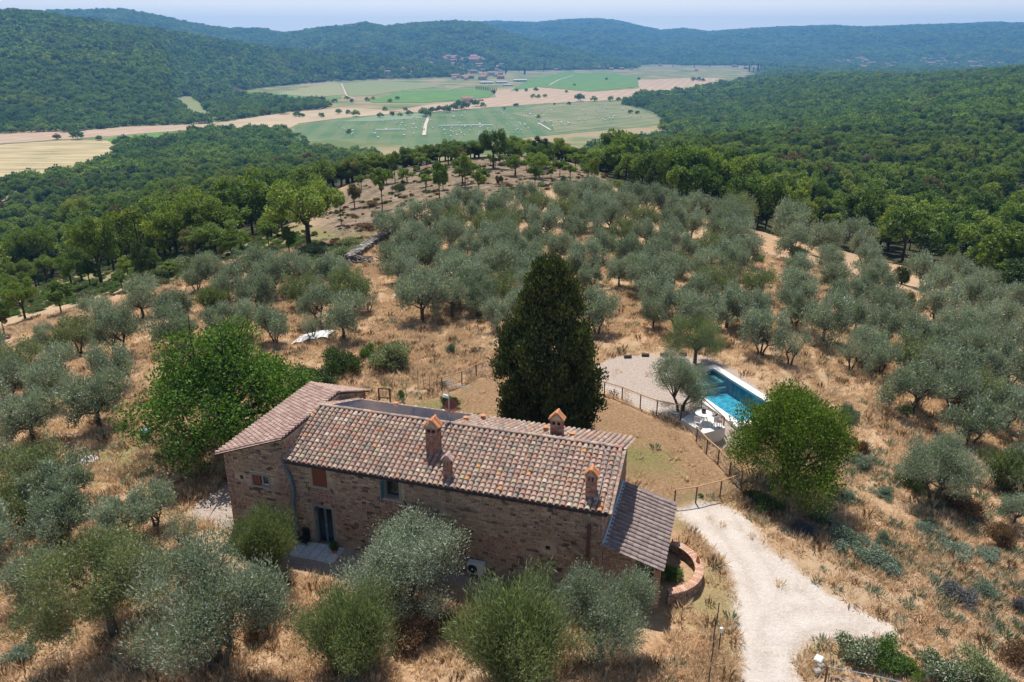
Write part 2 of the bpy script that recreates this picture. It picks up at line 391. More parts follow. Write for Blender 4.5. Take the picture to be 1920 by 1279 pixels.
M['coping'] = rand_mat('sun bleached coping brick', [(0, (.55, .31, .20)), (.35, (.62, .40, .28)), (.7, (.50, .25, .16))], 'attr', .9, nscale=8, nvar=.3, spots=((.60, .50, .40), .58))
M['pan'] = plain('tile channel', (.085, .062, .052), .95, var=.3, scale=9)
SS = [(0, (0.386, 0.258, 0.170)), (.14, (0.336, 0.227, 0.151)), (.26, (0.435, 0.301, 0.200)), (.40, (0.370, 0.227, 0.158)), (.52, (0.296, 0.190, 0.127)), (.62, (0.411, 0.278, 0.181)), (.72, (0.411, 0.242, 0.151)),
      (.80, (0.238, 0.147, 0.099)), (.86, (0.459, 0.329, 0.212)), (.93, (0.378, 0.205, 0.091)), (.97, (0.139, 0.088, 0.060))]
M['stone'] = rand_mat('wall stone', SS, 'attr', .95, nscale=14, nvar=.35, bmp=.7)
M['stone_obj'] = rand_mat('wall stone single', [(0, (.13, .09, .07)), (.3, (.19, .135, .10)), (.45, (.32, .20, .10)), (.62, (.16, .115, .09)), (.8, (.25, .175, .13))], 'obj', .95, nscale=14, nvar=.35, bmp=.7)
M['brick'] = rand_mat('wall brick', [(0, (.33, .165, .12)), (.3, (.38, .20, .145)), (.6, (.27, .13, .10)), (.85, (.42, .26, .19))], 'attr', .92, nscale=14, nvar=.3)
M['mortar'] = plain('wall mortar', (.43, .335, .25), .95, var=.22, scale=3, bmp=.4)
M['drystone'] = rand_mat('dry wall stone', [(0, (.20, .18, .15)), (.4, (.27, .245, .21)), (.7, (.15, .135, .11)), (.9, (.34, .31, .27))], 'attr', .95, nscale=7, nvar=.3)
M['white'] = plain('white travertine', (.76, .74, .69), .7, var=.06, scale=3)
M['slab'] = plain('pale concrete', (.62, .60, .56), .8, var=.08, scale=2)
M['stepstone'] = plain('stone step', (.62, .64, .64), .8, var=.2, scale=5)
M['frame_blue'] = plain('blue grey paint', (.10, .19, .24), .5, var=.1)
M['frame_stone'] = plain('grey stone surround', (.27, .27, .26), .85, var=.15, scale=8)
M['shutter'] = plain('red brown paint', (.20, .065, .03), .6, var=.2, scale=10)
M['iron'] = plain('dark iron', (.035, .035, .04), .5, .4)
M['rust'] = plain('rusty copper', (.13, .045, .035), .6, .2, var=.25, scale=8)
M['zinc'] = plain('galvanised metal', (.55, .58, .60), .4, .8)
M['gutter'] = plain('dark gutter metal', (.06, .055, .06), .5, .4)
M['flash'] = plain('blue grey flashing', (.40, .47, .53), .5, .2)
M['post'] = plain('dark wooden post', (.13, .085, .055), .9, var=.3, scale=14)
M['rail'] = plain('new wooden rail', (.52, .32, .16), .85, var=.2, scale=14)
M['wood_grey'] = plain('grey timber', (.17, .14, .12), .9, var=.3, scale=14)
M['white_paint'] = plain('white paint', (.78, .78, .77), .5, var=.04)
M['ac_body'] = plain('air conditioner casing', (.62, .61, .58), .5, var=.05)
M['black'] = plain('black plastic', (.02, .02, .022), .5)
M['interior'] = plain('dark interior', (.02, .018, .016), .9)
M['dish'] = plain('red brown dish', (.20, .06, .04), .5)
def glass_mat():
    m, nt, b, o = new_mat('window glass'); b.inputs['Base Color'].default_value = (.02, .025, .03, 1)
    b.inputs['Roughness'].default_value = .04; b.inputs['Specular IOR Level'].default_value = .9; return m
M['glass'] = glass_mat()
def panel_mat():
    m, nt, b, o = new_mat('solar cells'); p = N(nt, 'ShaderNodeTexCoord').outputs['Object']
    br = N(nt, 'ShaderNodeTexBrick', offset=0); br.inputs['Scale'].default_value = 1
    br.inputs['Brick Width'].default_value = .16; br.inputs['Row Height'].default_value = .16; br.inputs['Mortar Size'].default_value = .004
    br.inputs['Color1'].default_value = (.03, .04, .075, 1); br.inputs['Color2'].default_value = (.035, .045, .08, 1); br.inputs['Mortar'].default_value = (.12, .14, .18, 1)
    nt.links.new(p, br.inputs[0]); nt.links.new(br.outputs[0], b.inputs['Base Color']); b.inputs['Roughness'].default_value = .12; return m
M['panel'] = panel_mat()
def water_mat():
    m, nt, b, o = new_mat('pool water'); nt.nodes.remove(b)
    t = N(nt, 'ShaderNodeBsdfTransparent'); t.inputs[0].default_value = (.66, .96, 1, 1)
    g = N(nt, 'ShaderNodeBsdfGlossy'); g.inputs['Roughness'].default_value = .03
    n = noise(nt, 5, 3, .5, wpos(nt)); bp = N(nt, 'ShaderNodeBump'); bp.inputs['Strength'].default_value = .25; bp.inputs['Distance'].default_value = .05
    nt.links.new(n, bp.inputs['Height']); nt.links.new(bp.outputs[0], g.inputs['Normal'])
    f = N(nt, 'ShaderNodeFresnel'); f.inputs[0].default_value = 1.33; nt.links.new(bp.outputs[0], f.inputs['Normal'])
    mx = N(nt, 'ShaderNodeMixShader'); nt.links.new(f.outputs[0], mx.inputs[0]); nt.links.new(t.outputs[0], mx.inputs[1]); nt.links.new(g.outputs[0], mx.inputs[2])
    nt.links.new(mx.outputs[0], o.inputs[0]); return m
M['water'] = water_mat()
def pool_tile_caustics():
    m, nt, b, o = new_mat('turquoise mosaic with painted caustics'); v = N(nt, 'ShaderNodeTexVoronoi', feature='DISTANCE_TO_EDGE'); v.inputs['Scale'].default_value = 2.6
    mp = wpos(nt, (1, 1, .2)); nt.links.new(mix(nt, .25, mp, noise(nt, 2, 2, .5, mp, out=1)), v.inputs['Vector'])
    c = ramp(nt, v.outputs[0], [(0, (.10, .42, .50)), (.10, (.025, .24, .34)), (.4, (.013, .18, .29))])  # pale web of caustic light painted into the turquoise basin colour
    nt.links.new(c, b.inputs['Base Color']); b.inputs['Roughness'].default_value = .5; return m
M['pool'] = pool_tile_caustics()
# ================================================================== STRUCTURE: ground, fields, hills
CURVE = [(-900, 610), (-300, 575), (0, 545), (150, 512), (330, 488), (440, 462), (520, 428), (600, 372), (660, 320), (720, 296), (800, 286), (900, 282), (1000, 282), (1110, 300), (1145, 345),
         (1240, 384), (1345, 412), (1450, 436), (1560, 462), (1660, 484), (1720, 502), (1800, 528), (1920, 588), (2300, 725), (2700, 820)]
CX = [c[0] for c in CURVE]; CY = [c[1] for c in CURVE]
P_ROAD = wpoly([(1268, 964), (1294, 1000), (1332, 1040), (1364, 1075), (1380, 1130), (1388, 1290), (1400, 1500), (1560, 1500), (1540, 1290), (1500, 1262), (1490, 1225), (1518, 1190), (1590, 1182), (1650, 1188),
                (1684, 1176), (1686, 1156), (1630, 1132), (1560, 1106), (1500, 1068), (1448, 1034), (1412, 990), (1380, 962), (1340, 948), (1300, 952)], -.3)
P_ROAD2 = wpoly([(1530, 1262), (1720, 1268), (1900, 1300), (1900, 1420), (1520, 1420)], -.3)
P_GRAVEL = wpoly([(1108, 690), (1150, 668), (1230, 664), (1330, 668), (1372, 690), (1440, 740), (1480, 800), (1395, 830), (1360, 830), (1270, 790), (1215, 770), (1165, 748), (1125, 728)])
P_GRAVEL2 = wpoly([(352, 968), (385, 935), (430, 905), (520, 900), (600, 1010), (450, 1000), (395, 992)], -.2)
P_FRONT = wpoly([(470, 1030), (540, 1010), (900, 1080), (1120, 1110), (1110, 1150), (900, 1120), (740, 1098), (560, 1085)], -.3)
P_LAWN = wpoly([(700, 760), (822, 745), (940, 695), (1130, 745), (1276, 798), (1308, 832), (1392, 912), (1262, 955), (1200, 990), (1100, 900), (860, 800), (720, 790)])
P_GREEN = [wpoly(p) for p in ([(1130, 830), (1200, 835), (1265, 862), (1255, 890), (1190, 880), (1140, 860)], [(760, 765), (830, 745), (860, 775), (820, 790)],
           [(1262, 970), (1300, 985), (1345, 1040), (1335, 1060), (1300, 1010)], [(1330, 1050), (1362, 1090), (1378, 1180), (1382, 1300), (1355, 1300), (1345, 1200), (1290, 1140), (1215, 1150), (1250, 1120), (1320, 1110)],
           [(1505, 1200), (1545, 1178), (1552, 1250), (1510, 1250)], [(120, 880), (190, 810), (300, 812), (330, 860), (240, 900)], [(1300, 940), (1400, 915), (1410, 940), (1320, 955)])]
P_GREEN.append([tuple(ground_at(a, b)[:2]) for a, b in [(-300, 640), (0, 600), (130, 560), (260, 520), (340, 500), (480, 470), (600, 470), (640, 440), (520, 420), (300, 420), (0, 440), (-300, 500)]])
P_GREEN.append([tuple(ground_at(a, b)[:2]) for a, b in [(560, 520), (660, 480), (700, 440), (640, 440), (560, 480)]])
P_BARE = [tuple(ground_at(a, b)[:2]) for a, b in [(640, 480), (585, 440), (600, 395), (650, 345), (700, 305), (850, 288), (1000, 284), (1120, 298), (1150, 345), (1060, 352), (940, 372), (760, 392), (735, 440), (665, 488)]]
P_TRACK = [tuple(ground_at(a, b)[:2]) for a, b in [(-60, 655), (0, 630), (60, 600), (130, 575), (140, 582), (120, 600), (60, 615), (0, 648), (-60, 690)]]

RUTS = [wpoly(p_, -.3) for p_ in ([(1425, 1400), (1412, 1280), (1405, 1200), (1420, 1155), (1455, 1130), (1500, 1118)], [(1480, 1400), (1462, 1280), (1452, 1220), (1470, 1175), (1520, 1150), (1600, 1150)],
        [(1405, 1200), (1395, 1130), (1370, 1070), (1330, 1010), (1300, 965)], [(1452, 1220), (1450, 1140), (1420, 1070), (1378, 1010), (1345, 965)])]
def build_ground():
    az_in = np.radians(np.arange(-43, 43.01, .21)); az_out = np.radians(np.concatenate([np.arange(-180, -43, 4.5), ])); az_o2 = -az_out[::-1]
    az = np.concatenate([az_out, az_in, az_o2[:-1] if abs(az_o2[-1]-PI) < 1e-6 else az_o2])
    rr = np.concatenate([[.5, 5, 10, 15, 18], 20*1.006**np.arange(0, 408), 230*1.0122**np.arange(0, 318)]); rr = rr[rr < 9000]
    A, R = np.meshgrid(az, rr, indexing='ij'); x = R*np.sin(A); y = R*np.cos(A)
    z = height(x, y)
    # fine roughness of the near ground, none where it is raked or driven on
    xf, yf = x.ravel(), y.ravel(); near = R.ravel() < 175
    def att(poly, lim=3.):
        d = np.full(xf.shape, -lim); d[near] = np.clip(sdist(xf[near], yf[near], poly), -lim, lim); return d
    road = np.maximum(att(P_ROAD), att(P_ROAD2)); gravel = np.maximum(att(P_GRAVEL), att(P_GRAVEL2)); lawn = att(P_LAWN)
    grav3 = att(P_FRONT); green = np.full(xf.shape, -3.)
    for p in P_GREEN: green = np.maximum(green, att(p))
    bare = np.full(xf.shape, -8.); nn = R.ravel() < 330; bare[nn] = np.clip(sdist(xf[nn], yf[nn], P_BARE), -8, 8)
    track = np.full(xf.shape, -3.); track[nn] = np.clip(sdist(xf[nn], yf[nn], P_TRACK), -3, 3)
    rut = np.full(xf.shape, 9.)
    for pl in RUTS:
        for (ax, ay), (bx, by) in zip(pl[:-1], pl[1:]):
            ex, ey = bx-ax, by-ay; t_ = np.clip(((xf-ax)*ex+(yf-ay)*ey)/(ex*ex+ey*ey), 0, 1); rut = np.minimum(rut, np.hypot(xf-ax-ex*t_, yf-ay-ey*t_))
    px_, py_, d_ = project(np.stack([xf, yf, z.ravel()], -1))
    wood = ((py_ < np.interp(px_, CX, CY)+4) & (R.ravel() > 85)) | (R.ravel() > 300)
    calm = np.clip(np.maximum.reduce([road, gravel, lawn, grav3])+.5, 0, 1).reshape(z.shape)
    z = z + np.clip((130-R)/40, 0, 1)*(1-calm)*(fbm(x*1.3, y*1.3, 71)*.22+fbm(x*.28, y*.28, 72)*.55)
    n1, n2 = A.shape; idx = np.arange(n1*n2).reshape(n1, n2)
    a = idx; b = np.roll(idx, -1, 0)
    f = np.stack([a[:, :-1], a[:, 1:], b[:, 1:], b[:, :-1]], -1).reshape(-1, 4)
    me = mesh_np('ground', np.stack([x, y, z], -1).reshape(-1, 3), f, [M['ground']], smooth=True)
    for nm, v in (('road', road), ('gravel', np.maximum(gravel, grav3-.2)), ('lawn', lawn), ('green', green), ('bare', bare), ('track', track), ('wood', wood.astype(float)),
                  ('rut', rut), ('valley', (np.abs(z.ravel()-VAL) < 1.5).astype(float))):
        at_ = me.attributes.new(nm, 'FLOAT', 'POINT'); at_.data.foreach_set('value', v.astype(np.float32))
    return link('ground', me, kind='structure')

def ground_mat():
    m, nt, b, o = new_mat('ground'); p = wpos(nt)
    A = lambda n: N(nt, 'ShaderNodeAttribute', attribute_name=n).outputs['Fac']
    nbig = noise(nt, .07, 4, .6, p); nmid = noise(nt, .7, 5, .65, p); nf = noise(nt, 5., 5, .7, p); nff = noise(nt, 24., 3, .7, p)
    edge = math_(nt, 'ADD', math_(nt, 'MULTIPLY', math_(nt, 'SUBTRACT', nmid, .5), 2.4), math_(nt, 'MULTIPLY', math_(nt, 'SUBTRACT', nf, .5), 1.6))
    def mask(n, soft=.35, nz=1., off=0.):
        v = math_(nt, 'ADD', math_(nt, 'ADD', A(n), off), math_(nt, 'MULTIPLY', edge, nz))
        return math_(nt, 'MULTIPLY_ADD', v, .5/soft, .5, True)
    # dry grass
    c = ramp(nt, math_(nt, 'ADD', math_(nt, 'MULTIPLY', nf, .6), math_(nt, 'MULTIPLY', nmid, .4)), [(.30, (.23, .13, .065)), (.43, (.39, .235, .125)), (.55, (.54, .355, .21)), (.68, (.64, .47, .31))])
    c = mix(nt, ramp(nt, nbig, [(.45, (0, 0, 0)), (.62, (.55,)*3)]), c, (.46, .36, .24))
    c = mix(nt, ramp(nt, noise(nt, .35, 4, .6, p), [(.56, (0, 0, 0)), (.70, (.7,)*3)]), c, (.26, .155, .085))
    c = mix(nt, ramp(nt, noise(nt, .22, 5, .7, p, out=0), [(.60, (0, 0, 0)), (.72, (.6,)*3)]), c, (.19, .19, .085))
    # bare cleared knoll
    cb = ramp(nt, math_(nt, 'ADD', math_(nt, 'MULTIPLY', nf, .35), math_(nt, 'MULTIPLY', noise(nt, .45, 6, .75, p), .65)), [(.36, (.08, .075, .035)), (.45, (.15, .115, .07)), (.53, (.25, .18, .12)), (.62, (.35, .265, .19)), (.69, (.15, .16, .07))])
    c = mix(nt, math_(nt, 'MULTIPLY_ADD', math_(nt, 'ADD', A('bare'), math_(nt, 'MULTIPLY', edge, 2)), .2, .4, True), c, cb)
    # lawn: short, brown, partly green
    cl = ramp(nt, math_(nt, 'ADD', math_(nt, 'MULTIPLY', nff, .4), math_(nt, 'MULTIPLY', nf, .6)), [(.36, (.15, .09, .045)), (.50, (.30, .185, .10)), (.64, (.46, .31, .185))])
    cl = mix(nt, ramp(nt, noise(nt, .33, 5, .7, p), [(.50, (0, 0, 0)), (.68, (.55,)*3)]), cl, (.19, .145, .065))
    cl = mix(nt, ramp(nt, noise(nt, .5, 5, .7, p, 1.5), [(.50, (0, 0, 0)), (.66, (.6,)*3)]), cl, (.27, .155, .085))
    c = mix(nt, mask('lawn', .5, .5), c, cl)
    cg = ramp(nt, math_(nt, 'ADD', math_(nt, 'MULTIPLY', nff, .5), math_(nt, 'MULTIPLY', nf, .5)), [(.36, (.09, .12, .035)), (.52, (.16, .19, .055)), (.66, (.28, .25, .11))])
    c = mix(nt, math_(nt, 'MULTIPLY', mask('green', 1.1, 1.8), .62), c, cg)
    # gravel
    vor = N(nt, 'ShaderNodeTexVoronoi'); vor.inputs['Scale'].default_value = 16; nt.links.new(p, vor.inputs['Vector'])
    cgr = mix(nt, .45, ramp(nt, nf, [(.3, (.36, .285, .235)), (.7, (.50, .41, .345))]), vor.outputs['Distance'], 'SOFT_LIGHT')
    cgr = mix(nt, ramp(nt, nmid, [(.58, (0, 0, 0)), (.72, (.5,)*3)]), cgr, (.30, .22, .14))
    c = mix(nt, mask('gravel', .35, .55), c, cgr)
    crd = mix(nt, .4, ramp(nt, math_(nt, 'ADD', math_(nt, 'MULTIPLY', nmid, .6), math_(nt, 'MULTIPLY', nf, .4)), [(.3, (.44, .365, .30)), (.48, (.57, .49, .42)), (.66, (.67, .595, .52))]), vor.outputs['Distance'], 'SOFT_LIGHT')
    crd = mix(nt, ramp(nt, math_(nt, 'ADD', math_(nt, 'MULTIPLY', noise(nt, .5, 5, .7, p), .7), math_(nt, 'MULTIPLY', nf, .3)), [(.57, (0, 0, 0)), (.66, (.8,)*3)]), crd, (.38, .29, .18))
    rt = math_(nt, 'ADD', A('rut'), math_(nt, 'MULTIPLY', math_(nt, 'SUBTRACT', nf, .5), .5))
    crd = mix(nt, ramp(nt, rt, [(.08, (.30,)*3), (.50, (0, 0, 0))]), crd, (.70, .63, .55))
    crd = mix(nt, math_(nt, 'MULTIPLY', ramp(nt, rt, [(.45, (0, 0, 0)), (.65, (.28,)*3), (.9, (0, 0, 0))]), nmid), crd, (.30, .24, .16))
    c = mix(nt, mask('road', .3, .5), c, crd)
    c = mix(nt, mask('track', .5, .5), c, (.50, .33, .21))
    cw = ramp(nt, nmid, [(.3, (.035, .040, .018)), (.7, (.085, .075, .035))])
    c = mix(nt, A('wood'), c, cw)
    cv = ramp(nt, noise(nt, .012, 4, .6, p), [(.40, (.13, .17, .06)), (.50, (.22, .22, .10)), (.60, (.34, .26, .15))])
    c = mix(nt, A('valley'), c, cv)
    nt.links.new(c, b.inputs['Base Color']); b.inputs['Roughness'].default_value = 1; b.inputs['Specular IOR Level'].default_value = .15
    bump(nt, b, math_(nt, 'ADD', nf, math_(nt, 'MULTIPLY', nff, .35)), .8, .12)
    return m
M['ground'] = ground_mat()
build_ground()

# ---- fields on the valley floor
def field_mat(name, c1, c2, period=0., ang=0., cs=None, nsc=.03, amt=.6, stretch=None):
    m, nt, b, o = new_mat(name); g = N(nt, 'ShaderNodeNewGeometry').outputs['Position']
    mp = N(nt, 'ShaderNodeMapping'); mp.inputs['Rotation'].default_value = (0, 0, math.radians(ang))
    if stretch: mp.inputs['Scale'].default_value = stretch
    nt.links.new(g, mp.inputs[0])
    c = ramp(nt, noise(nt, nsc, 6, .65, mp.outputs[0]), [(.35, c1), (.65, c2)])
    if period:
        sx = N(nt, 'ShaderNodeSeparateXYZ'); mp2 = N(nt, 'ShaderNodeMapping'); mp2.inputs['Rotation'].default_value = (0, 0, math.radians(ang)); nt.links.new(g, mp2.inputs[0]); nt.links.new(mp2.outputs[0], sx.inputs[0])
        w = math_(nt, 'SINE', math_(nt, 'MULTIPLY', sx.outputs[0], 2*PI/period))
        c = mix(nt, ramp(nt, math_(nt, 'MULTIPLY_ADD', w, .5, .5), [(.35, (0, 0, 0)), (.65, (amt,)*3)]), c, cs)
    nt.links.new(c, b.inputs['Base Color']); b.inputs['Roughness'].default_value = 1; return m
FM = dict(
 gold=field_mat('golden stubble', (.26, .215, .10), (.58, .45, .24), 0, 20, nsc=.045, stretch=(.35, 2.4, 1)),
 pink=field_mat('ploughed pinkish earth', (.40, .275, .175), (.50, .36, .24), 22, 15, (.36, .25, .155), amt=.5),
 tan=field_mat('dry pasture', (.38, .29, .17), (.50, .37, .23), nsc=.02),
 hay=field_mat('mown hay meadow', (.065, .135, .045), (.13, .185, .065), 26, -6, (.20, .21, .10), nsc=.02, amt=.28),
 hay2=field_mat('mown olive green meadow', (.10, .15, .055), (.23, .215, .10), 26, 40, (.27, .25, .13), nsc=.02, amt=.3),
 bright=field_mat('green crop', (.06, .17, .018), (.115, .25, .03), 22, 70, (.15, .19, .05), amt=.5),
 vine=field_mat('vineyard rows', (.11, .18, .04), (.15, .215, .055), 11, 80, (.33, .29, .14), amt=.8),
 vine2=field_mat('pale vineyard rows', (.14, .20, .05), (.20, .24, .07), 11, 95, (.40, .33, .18), amt=.85),
 pale=field_mat('pale green meadow', (.17, .235, .125), (.215, .27, .15), nsc=.02))
FIELDS = [
 ('hay', [(535, 262), (560, 235), (640, 222), (760, 213), (860, 203), (960, 196), (1080, 190), (1150, 192), (1210, 205), (1250, 228), (1225, 238), (1130, 245), (1010, 256), (900, 268), (800, 285), (700, 300), (600, 290)]),
 ('gold', [(-350, 285), (0, 272), (140, 262), (205, 264), (216, 275), (217, 300), (180, 320), (80, 338), (-20, 350), (-350, 360)]),
 ('pink', [(-350, 262), (0, 252), (150, 246), (235, 238), (388, 233), (392, 241), (290, 249), (150, 260), (0, 270), (-350, 284)]),
 ('bright', [(195, 262), (218, 256), (330, 246), (300, 262), (220, 272)]),
 ('tan', [(400, 232), (470, 221), (545, 211), (640, 202), (718, 206), (745, 213), (640, 222), (560, 232), (545, 240), (470, 238), (420, 243)]),
 ('pink', [(735, 209), (800, 197), (930, 183), (925, 170), (1010, 164), (1110, 173), (1200, 166), (1188, 151), (1300, 146), (1382, 148), (1374, 159), (1285, 176), (1150, 188), (1010, 195), (900, 203), (800, 212)]),
 ('pale', [(640, 228), (705, 217), (800, 213), (790, 222), (700, 228)]),
 ('hay2', [(960, 214), (1010, 198), (1130, 190), (1165, 195), (1215, 212), (1252, 229), (1225, 240), (1130, 240), (1040, 250), (1035, 232)]),
 ('bright', [(955, 172), (990, 150), (1055, 136), (1150, 138), (1195, 145), (1198, 163), (1105, 172), (1010, 163)]),
 ('bright', [(690, 190), (755, 171), (915, 166), (927, 175), (915, 183), (800, 193), (700, 193)]),
 ('vine2', [(520, 176), (610, 157), (636, 157), (648, 178), (590, 183)]),
 ('vine', [(640, 157), (715, 152), (775, 155), (835, 162), (750, 171), (695, 180), (655, 181)]),
 ('bright', [(425, 182), (432, 170), (520, 176), (590, 184), (640, 181), (640, 186), (560, 190)]),
 ('vine', [(326, 184), (368, 186), (380, 203), (402, 219), (362, 222), (345, 205)]),
]
FW = []
for i, (k, pts) in enumerate(FIELDS):
    w = [flat(a, b, VAL) for a, b in pts]; FW.append([tuple(q[:2]) for q in w])
    zz = VAL+.25+.03*i
    mb = MB(); n = len(w)
    top = [(q[0], q[1], zz) for q in w]; bot = [(q[0], q[1], VAL-.5) for q in w]
    mb.add(top, [tuple(range(n))]); mb.add(top+bot, [(j, n+j, n+(j+1) % n, (j+1) % n) for j in range(n)])
    link('field', mb.mesh('field', FM[k]), kind='structure')
def strip(name, pts, wd, matk, dz):
    w = [ground_at(*p) for p in pts]; mb = MB(); L = []; Rr = []
    for i, p in enumerate(w):
        d = (w[min(i+1, len(w)-1)]-w[max(i-1, 0)]); d = d/np.linalg.norm(d[:2]); nx, ny = -d[1]*wd/2, d[0]*wd/2
        L.append((p[0]+nx, p[1]+ny, p[2]+dz)); Rr.append((p[0]-nx, p[1]-ny, p[2]+dz))
    k = len(w); mb.add(L+Rr, [(i, k+i, k+i+1, i+1) for i in range(k-1)])
    return link(name, mb.mesh(name, M[matk]), kind='structure')
M['dust'] = plain('pale dust', (.55, .46, .36), 1, var=.1, scale=.2)
for pts, wd in (([(640, 157), (650, 180), (665, 186)], 7), ([(795, 255), (798, 235), (803, 222)], 9), ([(1010, 232), (1032, 245)], 6), ([(600, 205), (615, 199), (650, 197)], 5),
                ([(1075, 142), (1048, 150), (1030, 160)], 9), ([(390, 243), (392, 236), (405, 231)], 6), ([(835, 170), (870, 162)], 6)):
    strip('farm_track', pts, wd*.45, 'dust', .9)
# ================================================================== FARMHOUSE
HA = math.radians(-16.9)
HO = flat(528, 862, 5.0); HO[2] = 0.
HU = np.array([math.cos(HA), math.sin(HA), 0]); HN = np.array([-math.sin(HA), math.cos(HA), 0])
house = link('farmhouse', None, loc=HO, rot=HA, label='long rough stone farmhouse with a weathered clay tile roof', cat='farmhouse')
# everything below is in the house's own frame: u along the front, n back from the eave, z up
def hpt(px, py, pl, val):
    d = ray(px, py); C = np.array([0, 0, CAMH]); ax = {'u': HU, 'n': HN, 'z': np.array([0, 0, 1.])}[pl]
    t = (val-(C-HO)@ax)/(d@ax); p = C+d*t-HO; return np.array([p@HU, p@HN, p[2]])
def hw(u, n, z=0.): return HO+HU*u+HN*n+np.array([0, 0, z])

def wall(name, o, du, L, zt0, zt1, holes, thick, parent, zb=-1.2, cop=True):
    """A wall from o along du (unit, 2D) of length L; its outer face is on the right hand of du. Top may slope from zt0 to zt1."""
    du = np.array([du[0], du[1], 0.]); nn = np.array([du[1], -du[0], 0.])
    xs = sorted({0., L, *[h[0] for h in holes], *[h[1] for h in holes]}); zs = sorted({zb, *[h[2] for h in holes], *[h[3] for h in holes]})
    top = lambda s: zt0+(zt1-zt0)*s/L
    mb = MB(); P = lambda s, z, d=0: o+du*s+np.array([0, 0, z])-nn*d
    def inh(s, z): return any(h[0] < s < h[1] and h[2] < z < h[3] for h in holes)
    for i in range(len(xs)-1):
        a, b = xs[i], xs[i+1]
        for j in range(len(zs)):
            z0 = zs[j]; 
            if j+1 < len(zs):
                z1a = z1b = zs[j+1]
                if inh((a+b)/2, (z0+z1a)/2): continue
            else: z1a, z1b = top(a), top(b)
            mb.add([P(a, z0), P(b, z0), P(b, z1b), P(a, z1a)], [(0, 1, 2, 3)])
    mb.add([P(0, zb, thick), P(L, zb, thick), P(L, zt1, thick), P(0, zt0, thick)], [(3, 2, 1, 0)])
    mb.add([P(0, zb), P(0, zb, thick), P(0, zt0, thick), P(0, zt0)], [(0, 1, 2, 3)][::-1]); mb.add([P(L, zb), P(L, zb, thick), P(L, zt1, thick), P(L, zt1)], [(0, 1, 2, 3)])
    mb.add([P(0, zt0), P(L, zt1), P(L, zt1, thick), P(0, zt0, thick)], [(0, 1, 2, 3)])
    for h in holes:
        a, b, z0, z1 = h[:4]; D = .28
        mb.add([P(a, z0), P(b, z0), P(b, z0, D), P(a, z0, D)], [(0, 1, 2, 3)]); mb.add([P(a, z1), P(b, z1), P(b, z1, D), P(a, z1, D)], [(3, 2, 1, 0)])
        mb.add([P(a, z0), P(a, z0, D), P(a, z1, D), P(a, z1)], [(0, 1, 2, 3)]); mb.add([P(b, z0), P(b, z0, D), P(b, z1, D), P(b, z1)], [(3, 2, 1, 0)])
        mb.add([P(a, z0, D+.02), P(b, z0, D+.02), P(b, z1, D+.02), P(a, z1, D+.02)], [(0, 1, 2, 3)], 1)
    return link(name, mb.mesh(name, M['mortar'], M['interior']), parent)
def stones(o, du, L, topf, holes, parent, z0=-.4, singles=0, bricky=(), ch=(.06, .125), cl=(.12, .34), dens=.93, corner=True, seed=1):
    """Courses of individual rubble stones standing proud of the mortar."""
    R = random.Random(seed)
    du = np.array([du[0], du[1], 0.]); nn = np.array([du[1], -du[0], 0.]); up = np.array([0, 0, 1.])
    lst = []; z = z0
    while z < topf(L/2)+2:
        h = R.uniform(*ch); s = R.uniform(-.2, 0.)
        while s < L:
            l = R.uniform(*cl)
            brick = any(b[0] < s+l/2 < b[1] and b[2] < z < b[3] for b in bricky) or (corner and (s < .35 or s > L-.45) and R.random() < .8)
            hh = h
            if brick: l = R.uniform(.2, .27)
            a, b = max(s, 0.01), min(s+l, L-.01); s += l+R.uniform(.008, .03)
            if b-a < .07: continue
            if z+hh > min(topf(a), topf(b))-.02: continue
            if any(a < q[1]+.02 and b > q[0]-.02 and z < q[3]+.02 and z+hh > q[2]-.02 for q in holes): continue
            if not brick and R.random() > dens: continue
            lst.append((a, b, z, z+hh, brick, R.random()))
        z += h+R.uniform(.008, .022)
    order = sorted(lst, key=lambda t: -((t[1]-t[0])*(t[3]-t[2]))**.35*(t[5]*.9+.1)*(0 if t[4] else 1))
    sing = set(id(t) for t in order[:singles])
    base = MB(); protos = []
    def shape(w, h, rr):
        d = rr.uniform(.012, .04); b = min(.22*w, .03); c = min(.25*h, .03); j = lambda q: rr.uniform(-q, q)
        vs = []
        for (e, bx, by) in ((-.01, 0, 0), (d, b, c)):
            for sx, sy in ((-1, -1), (1, -1), (1, 1), (-1, 1)):
                vs.append((sx*(w/2-bx)+j(.012), e+(j(.006) if e > 0 else 0), sy*(h/2-by)+j(.007)))
        m1 = (j(.2)*w, d+rr.uniform(.004, .014), j(.1)*h); vs.append(m1)
        return vs, [(0, 1, 5, 4), (1, 2, 6, 5), (2, 3, 7, 6), (3, 0, 4, 7), (4, 5, 8), (5, 6, 8), (6, 7, 8), (7, 4, 8)]
    for k in range(6):
        vs, fs = shape(1., 1., R); protos.append(MB().add([(v[0]*1, v[1], v[2]) for v in vs], fs).mesh('stone', M['stone_obj']))
    rot = math.atan2(du[1], du[0])
    for t in lst:
        a, b, z, z1, brick, rv = t; c = o+du*((a+b)/2)+up*((z+z1)/2)
        if id(t) in sing:
            # proto faces +y; the wall faces nn, so mirror through a half turn
            link('stone', R.choice(protos), parent, c+nn*.004, rot+PI, (b-a, 1.15, z1-z))
        else:
            vs, fs = shape(b-a, z1-z, R)
            base.add([c+du*(-v[0])+nn*v[1]+up*v[2] for v in vs], fs, 1 if brick else 0, rv)
    link('masonry', base.mesh('masonry', M['stone'], M['brick']), parent, kind='stuff')

